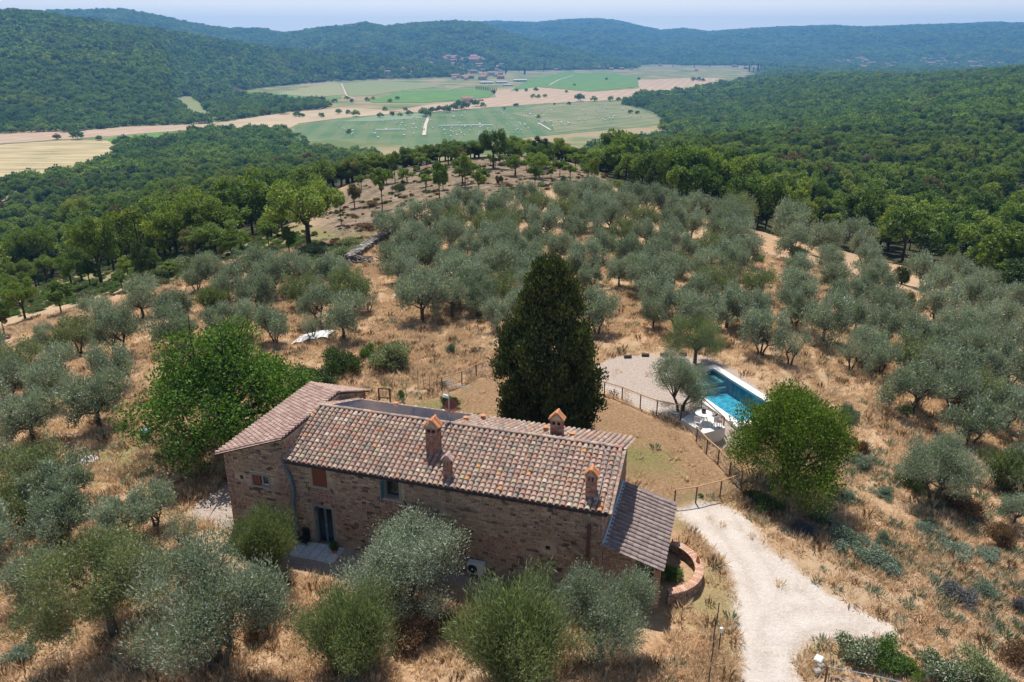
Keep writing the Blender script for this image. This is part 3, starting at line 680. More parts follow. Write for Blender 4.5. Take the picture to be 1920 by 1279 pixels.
def rot2(v): return np.array([v[0], v[1]])
XU = np.array([1., 0, 0]); 
FZ0 = -.25
H_main = [(1.50-.1, 2.45, 0-.15, 2.25), (1.5, 2.32, 3.55, 4.66), (5.62, 6.42, 3.60, 4.66), (14.08, 14.32, 2.15, 2.4)]
w_front = wall('wall', np.array([0.15, .35, 0]), (1, 0), 16.7, 5.0, 5.0, [(a-.15, b-.15, c, d) for a, b, c, d in H_main], .5, house)
stones(np.array([0.15, .35, 0]), (1, 0), 16.7, lambda s: 4.98, [(a-.15-.14, b-.15+.14, c-.1, d+.12) for a, b, c, d in H_main], w_front, singles=230,
       bricky=((1.1, 2.6, 2.4, 3.5), (5.3, 6.6, 2.3, 3.5), (10.9, 11.3, 1., 2.1), (12.3, 12.6, .9, 2.0), (11.1, 12.4, 2.0, 2.35)), seed=3)
H_wing = [(-2.52, -2.12+.9, 2.92, 3.58), (-2.72, -2.32, .85, 1.25), (-3.02, -2.8, 3.2, 3.42)]
H_wing = [(-2.2, -1.22, 2.95, 3.58), (-2.62, -2.25, .85, 1.2), (-3.0, -2.8, 3.15, 3.38)]
w_wing = wall('wall', np.array([-3.85, .35, 0]), (1, 0), 3.98, 4.62, 6.05, [(a+3.85, b+3.85, c, d) for a, b, c, d in H_wing], .4, house)
stones(np.array([-3.85, .35, 0]), (1, 0), 3.98, lambda s: 4.6+s*.355, [(a+3.75, b+3.95, c-.08, d+.1) for a, b, c, d in H_wing], w_wing, singles=55, bricky=((0, .5, -1, 4.2), (3.4, 3.98, -1, 5)), seed=5)
w_gab = wall('wall', np.array([16.86, .351, 0]), (0, 1), 3.4, 5.0, 6.2, [], .4, house)
stones(np.array([16.86, .351, 0]), (0, 1), 3.4, lambda s: 4.98+s*.35, [], w_gab, seed=7, z0=-.4)
w_gab2 = wall('wall', np.array([16.86, 3.752, 0]), (0, 1), 3.4, 6.2, 5.0, [], .4, house)
stones(np.array([16.86, 3.752, 0]), (0, 1), 3.4, lambda s: 6.17-s*.35, [], w_gab2, seed=8, z0=-.4)
w_back = wall('wall', np.array([16.85, 7.1, 0]), (-1, 0), 16.7, 5.0, 5.0, [], .4, house)
stones(np.array([16.85, 7.1, 0]), (-1, 0), 16.7, lambda s: 4.95, [], w_back, seed=9)
w_left = wall('wall', np.array([-3.85, 9.5, 0]), (0, -1), 9.13, 4.6, 4.6, [], .4, house)
stones(np.array([-3.85, 9.5, 0]), (0, -1), 9.13, lambda s: 4.55, [], w_left, seed=10)
w_wr = wall('wall', np.array([.13, .36, 0]), (0, 1), 5.6, 6.05, 6.12, [], .35, house)
stones(np.array([.13, .36, 0]), (0, 1), 5.6, lambda s: 6.04, [], w_wr, seed=11, z0=4.6)
w_wr2 = wall('wall', np.array([-.05, 6.0, 0]), (0, 1), 3.5, 6.05, 4.7, [], .35, house)
stones(np.array([-.05, 6.0, 0]), (0, 1), 3.5, lambda s: 6.03-s*.385, [], w_wr2, seed=12, z0=2)
w_wb = wall('wall', np.array([-.05, 9.5, 0]), (-1, 0), 3.8, 4.6, 4.6, [], .35, house)

# ---- openings
def window(u0, u1, z0, z1, kind, wallo, frame='frame_stone'):
    w = MB()
    t = .10
    w.box(((u0+u1)/2, .35-.012, z0-.05), (u1-u0+.24, .09, .09)); w.box(((u0+u1)/2, .35-.008, z1+.05), (u1-u0+.24, .06, .10))
    w.box((u0-.06, .35-.006, (z0+z1)/2), (.11, .05, z1-z0-.004)); w.box((u1+.06, .35-.006, (z0+z1)/2), (.11, .05, z1-z0-.004))
    f = link('window' if kind != 'door' else 'door', w.mesh('surround', M[frame]), house)
    return f
def casement(parent, u0, u1, z0, z1, y, n=2, mat='frame_blue', tr=.05):
    c = MB(); c.box(((u0+u1)/2, y, z0+tr/2), (u1-u0, .05, tr)); c.box(((u0+u1)/2, y, z1-tr/2), (u1-u0, .05, tr))
    for k in range(n+1):
        u = u0+(u1-u0)*k/n; wd = tr if k in (0, n) else tr*1.9
        u = min(max(u, u0+tr/2), u1-tr/2); c.box((u, y-.002, (z0+z1)/2), (wd, .054, z1-z0-2*tr-.002))
    link('frame', c.mesh('frame', M[mat]), parent)
    for k in range(n):
        a = u0+(u1-u0)*k/n+tr; b = u0+(u1-u0)*(k+1)/n-tr
        link('pane', MB().box(((a+b)/2, y+.01, (z0+z1)/2), (b-a+.02, .012, z1-z0-2*tr)).mesh('pane', M['glass']), parent)
def shutter(parent, u0, u1, z0, z1, y, n=6, rz=0., piv=None):
    for k in range(n):
        a = (u1-u0)*k/n; b = (u1-u0)*(k+1)/n
        o = link('plank', MB().box(((a+b)/2, 0, (z1-z0)/2), (b-a-.012, .03, z1-z0), bev=.006).mesh('plank', M['shutter']), parent, (u0, y, z0), rz)
    return o
d = window(1.40, 2.45, -.12, 2.25, 'door', w_front); casement(d, 1.42, 2.43, -.1, 2.23, .56, 2, tr=.07)
hd = link('handle', MB().box((1.95, .50, 1.05), (.03, .05, .14), bev=.006).mesh('handle', M['zinc']), d)
s1 = link('shutter', MB().box((1.91, .345, 3.52), (.86, .05, .035)).mesh('sill', M['frame_stone']), house); shutter(s1, 1.5, 2.32, 3.56, 4.64, .325, 7)
w2 = window(5.62, 6.42, 3.60, 4.66, 'w', w_front); casement(w2, 5.64, 6.40, 3.62, 4.64, .56, 1)
sh = link('shutter', MB().box((5.60, .30, 4.1), (.045, .05, 1.0)).mesh('hinge_bar', M['frame_blue']), house)
for k in range(4): link('plank', MB().box((0, 0, 0), (.03, .085, 1.02), bev=.006).mesh('plank', M['frame_blue']), sh, (5.6, .27-.09*k, 4.12))
w3 = window(-2.2, -1.22, 2.95, 3.58, 'w', w_wing); casement(w3, -2.2, -1.22, 2.95, 3.58, .52, 2, 'white_paint', .055); s3 = link('shutter', MB().box((-1.98, .335, 2.97), (.4, .03, .03)).mesh('rail', M['shutter']), house)
shutter(s3, -2.19, -1.72, 2.99, 3.56, .36, 4)
w4 = window(-2.62, -2.25, .85, 1.2, 'w', w_wing); casement(w4, -2.62, -2.25, .85, 1.2, .52, 1, 'iron', .03)
v = link('vent', MB().box((14.2, .50, 2.275), (.22, .02, .23)).mesh('vent', M['black']), house)
link('grille', MB().box((14.2, .43, 2.2), (.22, .015, .02)).box((14.2, .43, 2.28), (.22, .015, .02)).box((14.2, .43, 2.36), (.22, .015, .02)).mesh('grille', M['iron']), v)
v = link('vent', MB().box((-2.9, .36, 3.265), (.19, .04, .22)).mesh('vent', M['iron']), house)
# ---- gutter and down pipes
g = MB(); R0 = []
for k in range(5):
    t = PI*k/4; R0.append((-math.cos(t)*.075, -math.sin(t)*.075))
vs = []; 
for u in (.15, 17.05):
    for a, b in R0: vs.append((u, -.07+a, 4.93+b))
    for a, b in R0[::-1]: vs.append((u, -.07+a*.86, 4.93+b*.86))
g.add(vs, [(i, (i+1) % 10, 10+(i+1) % 10, 10+i) for i in range(10)]+[tuple(range(10)), tuple(range(19, 9, -1))])
gut = link('gutter', g.mesh('gutter', M['gutter']), house)
for k in range(17): link('bracket', MB().box((.6+k*1.0, .02, 4.9), (.03, .26, .03)).mesh('bracket', M['gutter']), gut)
link('down_pipe', MB().tube([(16.2, -.07, 4.88), (16.2, .18, 4.6), (16.2, .22, 4.1)], .045, 8, 0).tube([(16.2, .22, 4.1), (16.2, .22, -.3)], .085, 8, 1).mesh('down_pipe', M['zinc'], M['rust'], smooth=True), house)
link('down_pipe', MB().tube([(.10, .0, 4.85), (.06, .1, 4.5), (.18, .22, 4.1), (.30, .24, 3.5), (.33, .24, 2.9), (.24, .24, 2.3), (.20, .24, 1.6), (.28, .24, 1.1), (.26, .24, -.3)], .085, 8).mesh('down_pipe', M['frame_blue'], smooth=True), house)
an = link('wall_anchor', MB().box((1.1, .32, 3.42), (.03, .03, .2)).mesh('wall_anchor', M['iron']), house)
for u, z, a in ((1.25, 3.3, .5), (2.6, 3.4, -.6), (5.3, 3.5, .5), (6.75, 3.45, -.5), (6.0, 2.55, -.3), (6.9, 5.9-3.4, -.4)):
    link('wall_anchor', MB().box((0, 0, 0), (.035, .04, .26), M=Matrix.Rotation(a, 3, 'Y')).mesh('wall_anchor', M['iron']), house, (u, .31, z))

# ---- roofs
def roof(name, o, da, up, wa, lu, sa, su, parent, objrows=0, mat='tile', rad=.105, jit=1., pan=True, clip=None, slab=.07, flatk=1., seed=2, wavy=False, lap=1.32, objmat='tile_obj', lift=.028):
    """Clay tiles on a slope: o lower left corner, da unit along the eave, up unit up the slope."""
    R = random.Random(seed); o = np.array(o, float); da = np.array(da, float); up = np.array(up, float); nn = np.cross(da, up); nn /= np.linalg.norm(nn)
    if nn[2] < 0: nn = -nn
    P = lambda a, u, h: o+da*a+up*u+nn*h
    nc = max(1, int(round(wa/sa))); nr = max(1, int(round(lu/su))); sa = wa/nc; su = lu/nr
    mb = MB()
    if clip is None: base = [(0, 0), (wa, 0), (wa, lu), (0, lu)]
    else: base = clip
    k = len(base)
    mb.add([P(a, u, -.005) for a, u in base]+[P(a, u, -slab) for a, u in base], [tuple(range(k)), tuple(range(2*k-1, k-1, -1))]+[(i, (i+1) % k, k+(i+1) % k, k+i) for i in range(k)])
    rf = link(name, mb.mesh(name, M['pan']), parent)
    st = MB(); seg = 5
    def tile(r, L, hlift, down=False):
        """local: x across, y up slope, z out; lower end wide and lifted"""
        vs = []; th = .016
        for (y, rr, lift) in ((0, r, hlift), (L, r*.84, 0.)):
            for s in range(seg+1):
                t = PI*s/seg; vs.append((-math.cos(t)*rr, y, math.sin(t)*rr*flatk+lift))
        for s in range(seg+1):
            t = PI*s/seg; vs.append((-math.cos(t)*(r-th), 0, math.sin(t)*(r-th)*flatk+hlift))
        n = seg+1
        fs = [(i, i+1, n+i+1, n+i) for i in range(seg)]+[(2*n+i, 2*n+i+1, i+1, i) for i in range(seg)]
        return vs, fs
    L = su*lap
    vs0, fs0 = tile(rad, L, lift)
    tm = MB().add(vs0, fs0).mesh('tile', M[objmat])
    mrot = Matrix((da, up, nn)).transposed()
    def inside(a, u):
        return clip is None or bool(inpoly(np.array(a), np.array(u), clip))
    for j in range(nr):
        for i in range(nc):
            a = (i+.5)*sa+R.uniform(-.012, .012)*jit; u = j*su-.04+R.uniform(-.018, .018)*jit
            if not inside((i+.5)*sa, (j+.5)*su): continue
            rz = R.uniform(-.05, .05)*jit; rx = R.uniform(-.015, .02)*jit; sc = R.uniform(.93, 1.07) if jit else 1
            mt = Matrix.Rotation(rz, 3, 'Z') @ Matrix.Rotation(rx, 3, 'X')
            if j < objrows:
                q = (mrot @ mt).to_euler(); link('tile', tm, rf, P(a, u, .012), q, (sc, 1, 1))
            else:
                st.add([P(*(np.array(mt @ Vector((v[0]*sc, v[1], v[2])))+np.array([a, u, .012]))) for v in vs0], fs0, 0, R.random())
    if pan:
        for i in range(nc+1):
            for j in range(nr):
                a = i*sa; u = j*su
                if not inside(min(max(a, .05), wa-.05), u+.5*su): continue
                pr = sa/2-.01; vs = []
                for (y, lf) in ((u-.03, .02), (u+su*1.05, .004)):
                    for s in range(4):
                        t = PI*s/3; vs.append(P(a-math.cos(t)*pr, y, lf+.04-math.sin(t)*.036))
                st.add(vs, [(0, 1, 5, 4), (1, 2, 6, 5), (2, 3, 7, 6)], 0, R.random())
    if st.v: link('tiling', st.mesh('tiling', M[mat]), rf, kind='stuff')
    return rf
sl = math.atan(.351); up1 = (0, math.cos(sl), math.sin(sl)); upb = (0, -math.cos(sl), math.sin(sl))
roof_f = roof('roof', (.02, 0, 5.0), (1, 0, 0), up1, 17.12, 3.98, .29, .285, house, objrows=5, seed=4, rad=.122, lift=.055)
roof_b = roof('roof', (17.14, 7.55, 5.04), (-1, 0, 0), upb, 17.12, 4.0, .29, .285, house, seed=6, rad=.122, lift=.055)
# mortar bed under the raised ridge, and the ridge tiles as parts
rid = link('ridge', MB().box((8.58, 3.80, 6.37), (17.1, .16, .14)).mesh('ridge', M['pan']), house)
tb = MB(); vs = []
for (y, rr) in ((0, .15), (.47, .125)):
    for s in range(6): t = PI*s/5; vs.append((y, -math.cos(t)*rr, math.sin(t)*rr*.8))
for s in range(6): t = PI*s/5; vs.append((0, -math.cos(t)*.13, math.sin(t)*.13*.8))
tb.add(vs, [(i, i+1, 7+i, 6+i) for i in range(5)]+[(12+i, 13+i, i+1, i) for i in range(5)])
rtm = tb.mesh('ridge_tile', M['tile_obj'])
for k in range(42): link('ridge_tile', rtm, rid, (.03+k*.405, 3.86+random.uniform(-.012, .012), 6.40+random.uniform(-.008, .008)), (0, -.03, random.uniform(-.02, .02)))
# verge tiles on the gables
vg = MB()
for (u0, sgn) in ((16.98, 1), (.12, 1)):
    for k in range(13):
        n0 = -.02+k*.29; z0 = 5.06+n0*.351
        vs = []
        for (y, rr, l) in ((0, .115, .03), (.36, .095, 0)):
            for s in range(6): t = PI*s/5; vs.append((u0-math.cos(t)*rr, n0+y, z0+y*.351+math.sin(t)*rr+l))
        vg.add(vs, [(i, i+1, 7+i, 6+i) for i in range(5)], 0, random.random())
link('verge', vg.mesh('verge', M['tile']), house, kind='stuff')
fas = MB(); 
fas.add([(17.12, 0, 4.97), (17.12, 3.76, 6.28), (17.12, 3.76, 6.16), (17.12, 0, 4.85), (16.9, 0, 4.97), (16.9, 3.76, 6.28), (16.9, 3.76, 6.16), (16.9, 0, 4.85)], [(0, 1, 2, 3), (7, 6, 5, 4), (3, 2, 6, 7), (0, 4, 5, 1)])
link('verge_board', fas.mesh('verge_board', M['wood_grey']), house)
# wing roof: falls to the left, hipped at the back
a0 = 4.66; sx = (6.2-4.66)/4.17; cs = math.atan(sx); lw = 4.17/math.cos(cs)
wr = roof('roof', (-4.07, 9.78, 4.66), (0, -1, 0), (math.cos(cs), 0, math.sin(cs)), 9.78, lw, .30, .34, house, mat='tile_new', rad=.115, jit=.2, lift=.055, clip=[(0, 0), (9.78, 0), (9.78, lw), (3.75, lw)], seed=12, lap=1.2, flatk=.8)
sb = (6.2-4.66)/3.75; cb = math.atan(sb)
roof('roof', (.12, 9.78, 4.66), (-1, 0, 0), (0, -math.cos(cb), math.sin(cb)), 4.19, 3.75/math.cos(cb), .235, .33, house, mat='tile_new', rad=.11, jit=.3, clip=[(0, 0), (4.19, 0), (0, 3.75/math.cos(cb))], seed=13, lap=1.2, flatk=.8)
hp = MB(); A_ = np.array([-4.07, 9.78, 4.70]); B_ = np.array([.1, 6.03, 6.24]); dd = (B_-A_)
hipm = MB().tube([(0, 0, 0), (.5, 0, 0)], [.11, .09], 8, r=.6).mesh('hip_tile', M['tile_new'])
hipr = link('hip', MB().tube([A_-[0, 0, .03], B_-[0, 0, .03]], .05, 5).mesh('hip', M['pan']), house)
q = Vector(dd).to_track_quat('X', 'Z').to_euler(); nh = int(np.linalg.norm(dd)/.42)
for k in range(nh): link('hip_tile', hipm, hipr, A_+dd*(k/nh), q)
# porch roof on the right, falling away from the gable
pz0, pz1, pu0, pu1, pn0, pn1 = 3.28, 2.47, 16.9, 19.78, .02, 5.75
cs2 = math.atan((pz0-pz1)/(pu1-pu0)); lp = (pu1-pu0)/math.cos(cs2)
pr = roof('roof', (pu1, pn0, pz1), (0, 1, 0), (-math.cos(cs2), 0, math.sin(cs2)), pn1-pn0, lp, .345, .335, house, mat='tile_brown', rad=.115, jit=.12, seed=15, lap=1.16, flatk=.72, objrows=0)
link('flashing', MB().box((16.93, 2.9, 3.36), (.10, 5.8, .16), bev=.02).mesh('flashing', M['flash']), house)
fl = MB()
for k in range(17): fl.box((17.0, .2+k*.345, 3.33), (.2, .16, .03), bev=.008)
link('flashing', fl.mesh('flashing_scallops', M['flash']), house)
for u, n in ((19.5, .3), (19.5, 5.4)):
    link('pillar', MB().box((u, n, .9), (.3, .3, 3.0), bev=.02).mesh('pillar', M['brick']), house)
link('beam', MB().box((19.5, 2.85, 2.42), (.14, 5.6, .16)).mesh('beam', M['post']), house)
for k in range(7): link('rafter', MB().box((0, 0, 0), (2.75, .07, .09), M=Matrix.Rotation(cs2, 3, 'Y')).mesh('rafter', M['post']), house, (18.3, .25+k*.88, 2.78))
w_pf = wall('wall', np.array([16.9, .37, 0]), (1, 0), 1.5, 3.05, 2.65, [], .3, house)
stones(np.array([16.9, .37, 0]), (1, 0), 1.5, lambda s: 3.0-s*.27, [], w_pf, seed=21)
w_pb = wall('wall', np.array([19.35, 5.45, 0]), (-1, 0), 2.4, 2.4, 3.0, [], .3, house)
# ---- solar panels on the back slope
pm = MB().box((0, 0, 0), (.99, 1.60, .04), bev=.008).mesh('solar_panel', M['panel'])
pf = MB()
for sx_ in (-.5, .5): pf.box((sx_*.985, 0, .005), (.02, 1.61, .045))
for sy_ in (-.5, .5): pf.box((0, sy_*1.6, .005), (.97, .02, .045))
pfm = pf.mesh('frame', M['zinc'])
for j in range(2):
    for k in range(7):
        n_ = 4.55+j*1.56; p = link('solar_panel', pm, roof_b, (1.45+k*1.005, n_+.1, 6.38-(n_+.1-3.8)*.351+.17), (-sl, 0, 0)); 
# ---- chimneys
def chimney(u, n, w, h, d=None, capc='orange'):
    d = d or w; zb = 5.0+.351*n-.35 if n < 3.8 else 6.35-.351*(n-3.8)-.3
    body = MB(); zt = zb+.35+h
    hh = .085; z = zb; k = 0; R = random.Random(int(u*100))
    body.box((u, n, (zb+zt)/2-.002), (w-.03, d-.03, zt-zb), 1)
    while z < zt-.01:
        off = (k % 2)*.09
        for side in range(4):
            Lw = w if side % 2 == 0 else d; m_ = max(2, int(Lw/.2)); 
            for i in range(m_):
                c = (i+.5)/m_*Lw-Lw/2; bl = Lw/m_-.014
                if side == 0: p, s_ = (u+c, n-d/2+.02, z+hh/2), (bl, .06, hh-.012)
                elif side == 2: p, s_ = (u+c, n+d/2-.02, z+hh/2), (bl, .06, hh-.012)
                elif side == 1: p, s_ = (u+w/2-.02, n+c, z+hh/2), (.06, bl-.04, hh-.012)
                else: p, s_ = (u-w/2+.02, n+c, z+hh/2), (.06, bl-.04, hh-.012)
                body.box(p, s_, 0, r=R.random())
        z += hh; k += 1
    ch = link('chimney', body.mesh('chimney', M['brick'], M['mortar']), house)
    # lantern of little brick piers, then a steep pair of tiled slabs
    l = MB()
    for a in (-1, 0, 1):
        for b in (-1, 1): l.box((u+a*(w/2-.05), n+b*(d/2-.05), zt+.12), (.09, .09, .24), 0, r=R.random())
    l.box((u, n, zt+.255), (w+.06, d+.06, .05), 0, r=.4)
    link('lantern', l.mesh('lantern', M['brick']), ch)
    link('flue', MB().box((u, n, zt+.1), (w-.26, d-.26, .22)).mesh('flue', M['black']), ch)
    zr = zt+.28; rise = w*.62
    tri = MB(); tri.add([(u-w/2-.03, n-d/2, zr), (u+w/2+.03, n-d/2, zr), (u, n-d/2, zr+rise), (u-w/2-.03, n+d/2, zr), (u+w/2+.03, n+d/2, zr), (u, n+d/2, zr+rise)], [(0, 1, 2), (5, 4, 3), (0, 2, 5, 3), (1, 4, 5, 2)])
    link('gable_cap', tri.mesh('gable_cap', M['mortar']), ch)
    cv = MB()
    ang = math.atan2(rise, w/2+.03); ln = math.hypot(rise, w/2+.03)+.06
    for sg in (-1, 1):
        for k in range(2):
            yy = n-d/2+d*(k+.5)/2
            m3 = Matrix.Rotation(sg*ang, 3, 'Y')
            vs = []; r_ = d/4+.02
            for (x, s1_) in ((-ln/2, 1.), (ln/2, .85)):
                for s in range(6): t = PI*s/5; vs.append(m3 @ Vector((x if sg < 0 else -x, -math.cos(t)*r_*s1_, math.sin(t)*r_*.55*s1_+.02)))
            c = Vector((u+sg*(w/4+.02), yy, zr+rise/2+.02))
            cv = MB().add([v_+c for v_ in vs], [(i, i+1, 7+i, 6+i) for i in range(5)], 0, random.random())
            link('cap_tile', cv.mesh('cap_tile', M[capc]), ch)
    link('cap_ridge', MB().tube([(u, n-d/2-.04, zr+rise+.02), (u, n+d/2+.04, zr+rise+.02)], [.085, .07], 8).mesh('cap_ridge', M[capc]), ch)
    return ch
chimney(7.72, 2.0, .62, 1.15); chimney(8.98, .68, .38, .62, capc='tile_new'); chimney(16.12, .85, .46, .85); chimney(13.5, 4.75, .62, .70, .5)
for u, n, h in ((8.25, 5.3, .42), (8.9, 6.3, .5), (12.75, 5.3, .5), (14.25, 5.0, .4), (3.2, 7.1, .4)):
    zz = 6.35-.351*(n-3.8)-.1
    link('vent_pot', MB().lathe((u, n, zz), [(.0, 0), (.13, 0), (.12, h*.6), (.17, h*.66), (.17, h*.74), (.12, h*.8), (.12, h*.9), (.15, h), (0, h+.03)], 12).mesh('vent_pot', M['orange'], smooth=False), house)
# ---- aerial mast with dish
mast = link('aerial_mast', MB().tube([(7.7, 4.25, 6.0), (7.7, 4.25, 8.6)], .028, 8).mesh('pole', M['zinc']), house)
link('boom', MB().tube([(7.6, 4.3, 8.5), (9.0, 4.0, 8.5)], .018, 6).mesh('boom', M['zinc']), mast)
el_ = MB()
for k in range(9): el_.tube([(7.9+k*.14, 4.25-.03*k-.16, 8.52), (7.9+k*.14, 4.25-.03*k+.16, 8.52)], .007, 4)
link('element', el_.mesh('element', M['zinc']), mast)
dm = Matrix.Rotation(math.radians(62), 3, 'X')
ds = MB(); prof = [(0, 0), (.15, .012), (.28, .045), (.38, .09)]; vs = []; n_ = 16
for (r_, z_) in prof[1:]:
    for k in range(n_): vs.append(Vector((r_*math.cos(2*PI*k/n_), r_*math.sin(2*PI*k/n_), z_)))
fs = [(i*n_+k, i*n_+(k+1) % n_, (i+1)*n_+(k+1) % n_, (i+1)*n_+k) for i in range(2) for k in range(n_)]+[tuple(range(n_))]
ds.add([dm @ v_+Vector((7.78, 4.4, 7.15)) for v_ in vs], fs)
link('dish', ds.mesh('dish', M['dish']), mast)
link('receiver', MB().tube([(7.72, 4.22, 7.75), (7.45, 4.1, 7.85)], [.09, .11], 8).mesh('receiver', M['white_paint']), mast)
# cable lying down the right end of the roof
link('roof_cable', MB().tube([(15.9, 3.9, 6.55), (16.35, 3.2, 6.32), (16.45, 2.2, 5.97), (16.5, 1.2, 5.62), (16.5, .2, 5.25)], .014, 5).mesh('roof_cable', M['zinc']), house)

# ================================================================== things around the house
def hthing(name, u, n, z, label, cat, rz=0., group=None):
    return link(name, None, loc=hw(u, n, z), rot=HA+rz, label=label, cat=cat, group=group)
GF = -.22
st = hthing('door_step', 1.85, -.42, -.08, 'broad pale stone step slab in front of the glazed blue door', 'step')
for k in range(5): link('stone_slab', MB().box((0, 0, 0), (.50, 1.35, .22), bev=.02).mesh('stone_slab', M['stepstone']), st, (-1.06+.52*k, -.02+random.uniform(-.02, .02), 0))
ac = hthing('air_conditioner', 10.6, .05, .25, 'white air conditioner outdoor unit low on the shaded front wall', 'air conditioner')
link('casing', MB().box((0, 0, .33), (.86, .36, .64), bev=.02).mesh('casing', M['ac_body']), ac)
link('fan_grille', MB().lathe((0, 0, 0), [(0, 0), (.23, 0), (.25, .02), (.25, .0)], 20).mesh('fan_grille', M['black']), ac, (-.14, -.19, .33), (PI/2, 0, 0))
link('hub', MB().lathe((0, 0, 0), [(0, .03), (.05, .02), (.05, 0)], 10).mesh('hub', M['white_paint']), ac, (-.14, -.215, .33), (PI/2, 0, 0))
for s in (-.3, .3): link('foot', MB().box((s, 0, -.02), (.06, .42, .06)).mesh('foot', M['zinc']), ac)
link('side_panel', MB().box((.3, -.182, .33), (.2, .01, .56)).mesh('side_panel', M['ac_body']), ac)
lamp = hthing('wall_lamp', 1.82, .30, 2.42, 'black goose neck lamp over the glazed door', 'lamp')
link('arm', MB().tube([(.12, 0, .1), (.1, -.1, .22), (0, -.22, .22), (-.03, -.3, .1)], .014, 6).mesh('arm', M['iron']), lamp); link('shade', MB().lathe((-.03, -.3, -.08), [(.03, .2), (.05, .1), (.15, 0)], 12).mesh('shade', M['iron']), lamp)
link('wall_plate', MB().lathe((.12, .0, .1), [(0, .05), (.06, .04), (.06, -.04), (0, -.05)], 10).mesh('wall_plate', M['iron']), lamp)
def leaf_ball(name, n, rx, rz_, L, mat, seed=1, up=.3):
    R = np.random.default_rng(seed); d = R.normal(size=(n, 3)); d /= np.linalg.norm(d, axis=1)[:, None]
    rad = R.random(n)**.45; c = d*rad[:, None]*np.array([rx, rx, rz_])+np.array([0, 0, rz_])
    return leaf_mesh(name, c, d+R.normal(size=(n, 3))*.7+np.array([0, 0, up]), L, mat, R)
def leaf_mesh(name, c, dr, L, mats, R, aspect=.4, rnd=None):
    n = len(c); dr = dr/np.linalg.norm(dr, axis=1)[:, None]; q = R.normal(size=(n, 3)); sd_ = np.cross(dr, q); sd_ /= np.linalg.norm(sd_, axis=1)[:, None]+1e-9
    Ls = (L*(.65+.7*R.random(n)))[:, None]
    v = np.stack([c-dr*Ls/2, c+sd_*Ls*aspect/2, c+dr*Ls/2, c-sd_*Ls*aspect/2], 1).reshape(-1, 3)
    f = np.arange(4*n).reshape(n, 4)
    return mesh_np(name, v, f, mats if isinstance(mats, (list, tuple)) else [mats], rnd=R.random(n) if rnd is None else rnd)
def potplant(u, n, z, label, leafmat='oak', rp=.16, hp_=.3, world=None, rl=.3, lf=300):
    t = link('potted_plant', None, loc=(hw(u, n, z) if world is None else world), label=label, cat='potted plant')
    link('pot', MB().lathe((0, 0, 0), [(0, 0), (rp*.7, 0), (rp, hp_*.9), (rp*1.1, hp_*.92), (rp*1.1, hp_), (rp*.9, hp_), (rp*.85, hp_*.85), (0, hp_*.85)], 12).mesh('pot', M['orange']), t)
    o = link('foliage', leaf_ball('foliage', lf, rl, rl*.9, .12, M[leafmat], seed=int(abs(u*10)+3)), t, (0, 0, hp_*.8)); return t
potplant(2.75, -.25, -.1, 'dark leafed plant in an orange clay pot right of the door step', 'holm')
potplant(4.6, 9.6, 0, 'small bushy plant in a clay pot behind the solar panels', 'bright', .22, .45, rl=.5)
bk = hthing('stacked_chairs', .85, .0, GF, 'dark stacked garden chairs against the wall left of the door', 'chairs')
for k in range(3):
    c = link('chair', MB().box((0, 0, .42), (.42, .42, .035)).box((0, .2, .68), (.42, .035, .48), M=None).mesh('chair', M['black']), bk, (0, 0, .09*k))
    for sx_ in (-.19, .19):
        for sy_ in (-.19, .19): link('leg', MB().tube([(sx_, sy_, 0), (sx_*.9, sy_*.9, .42)], .016, 5).mesh('leg', M['black']), c)
tl = hthing('tile_heap', 13.4, -.3, GF, 'heap of broken roof tiles lying at the foot of the front wall', 'tile heap'); tl['kind'] = 'stuff'
tlm = MB(); R = random.Random(3)
for k in range(26):
    m3 = Matrix.Rotation(R.uniform(0, 6), 3, 'Z') @ Matrix.Rotation(R.uniform(-.5, .5), 3, 'X'); tlm.box((R.uniform(-.9, .9), R.uniform(-.3, .4), R.uniform(.03, .3)), (.35, .16, .03), M=m3, r=R.random())
del tl['kind']; bpy.data.objects.remove(tl)
link('tile_heap', tlm.mesh('tile_heap', M['tile']), loc=hw(13.4, -.3, GF), rot=HA, kind='stuff', label='heap of broken roof tiles lying at the foot of the front wall', cat='tile heap')

# ---- round brick planter wall beside the porch
pc = flat(1229, 1057, .55); pR = 2.35; pw = link('curved_wall', None, loc=(pc[0], pc[1], -.3), label='low curved wall with a flat brick coping beside the porch', cat='wall')
a0_, a1_ = math.radians(58), math.radians(-84); cw = MB(); na = 34; H_ = .82
inn, out = pR-.36, pR
for k in range(na):
    t0 = a0_+(a1_-a0_)*k/na; t1 = a0_+(a1_-a0_)*(k+1)/na
    P4 = [(r_*math.cos(t), r_*math.sin(t)) for t in (t0, t1) for r_ in (inn+.03, out-.03)]
    cw.add([(*P4[0], -.4), (*P4[1], -.4), (*P4[3], -.4), (*P4[2], -.4), (*P4[0], H_), (*P4[1], H_), (*P4[3], H_), (*P4[2], H_)], [(1, 2, 6, 5), (3, 0, 4, 7)]+([(0, 1, 5, 4)] if k == 0 else [])+([(2, 3, 7, 6)] if k == na-1 else []))
core = link('core', cw.mesh('core', M['mortar']), pw)
bs = MB(); R = random.Random(4); z = -.2
while z < H_-.08:
    for side, rr_ in ((1, out-.02), (-1, inn+.02)):
        t = a1_+R.uniform(0, .05)
        while t < a0_-.05:
            ln = R.uniform(.14, .30); dt = ln/rr_; c = (rr_*math.cos(t+dt/2), rr_*math.sin(t+dt/2), z+.05); bs.box(c, (.06, ln-.02, .085), 1 if R.random() < .35 else 0, rz=t+dt/2, r=R.random(), bev=.01); t += dt
    z += .105
link('masonry', bs.mesh('masonry', M['stone'], M['brick']), pw, kind='stuff')
nb = 46
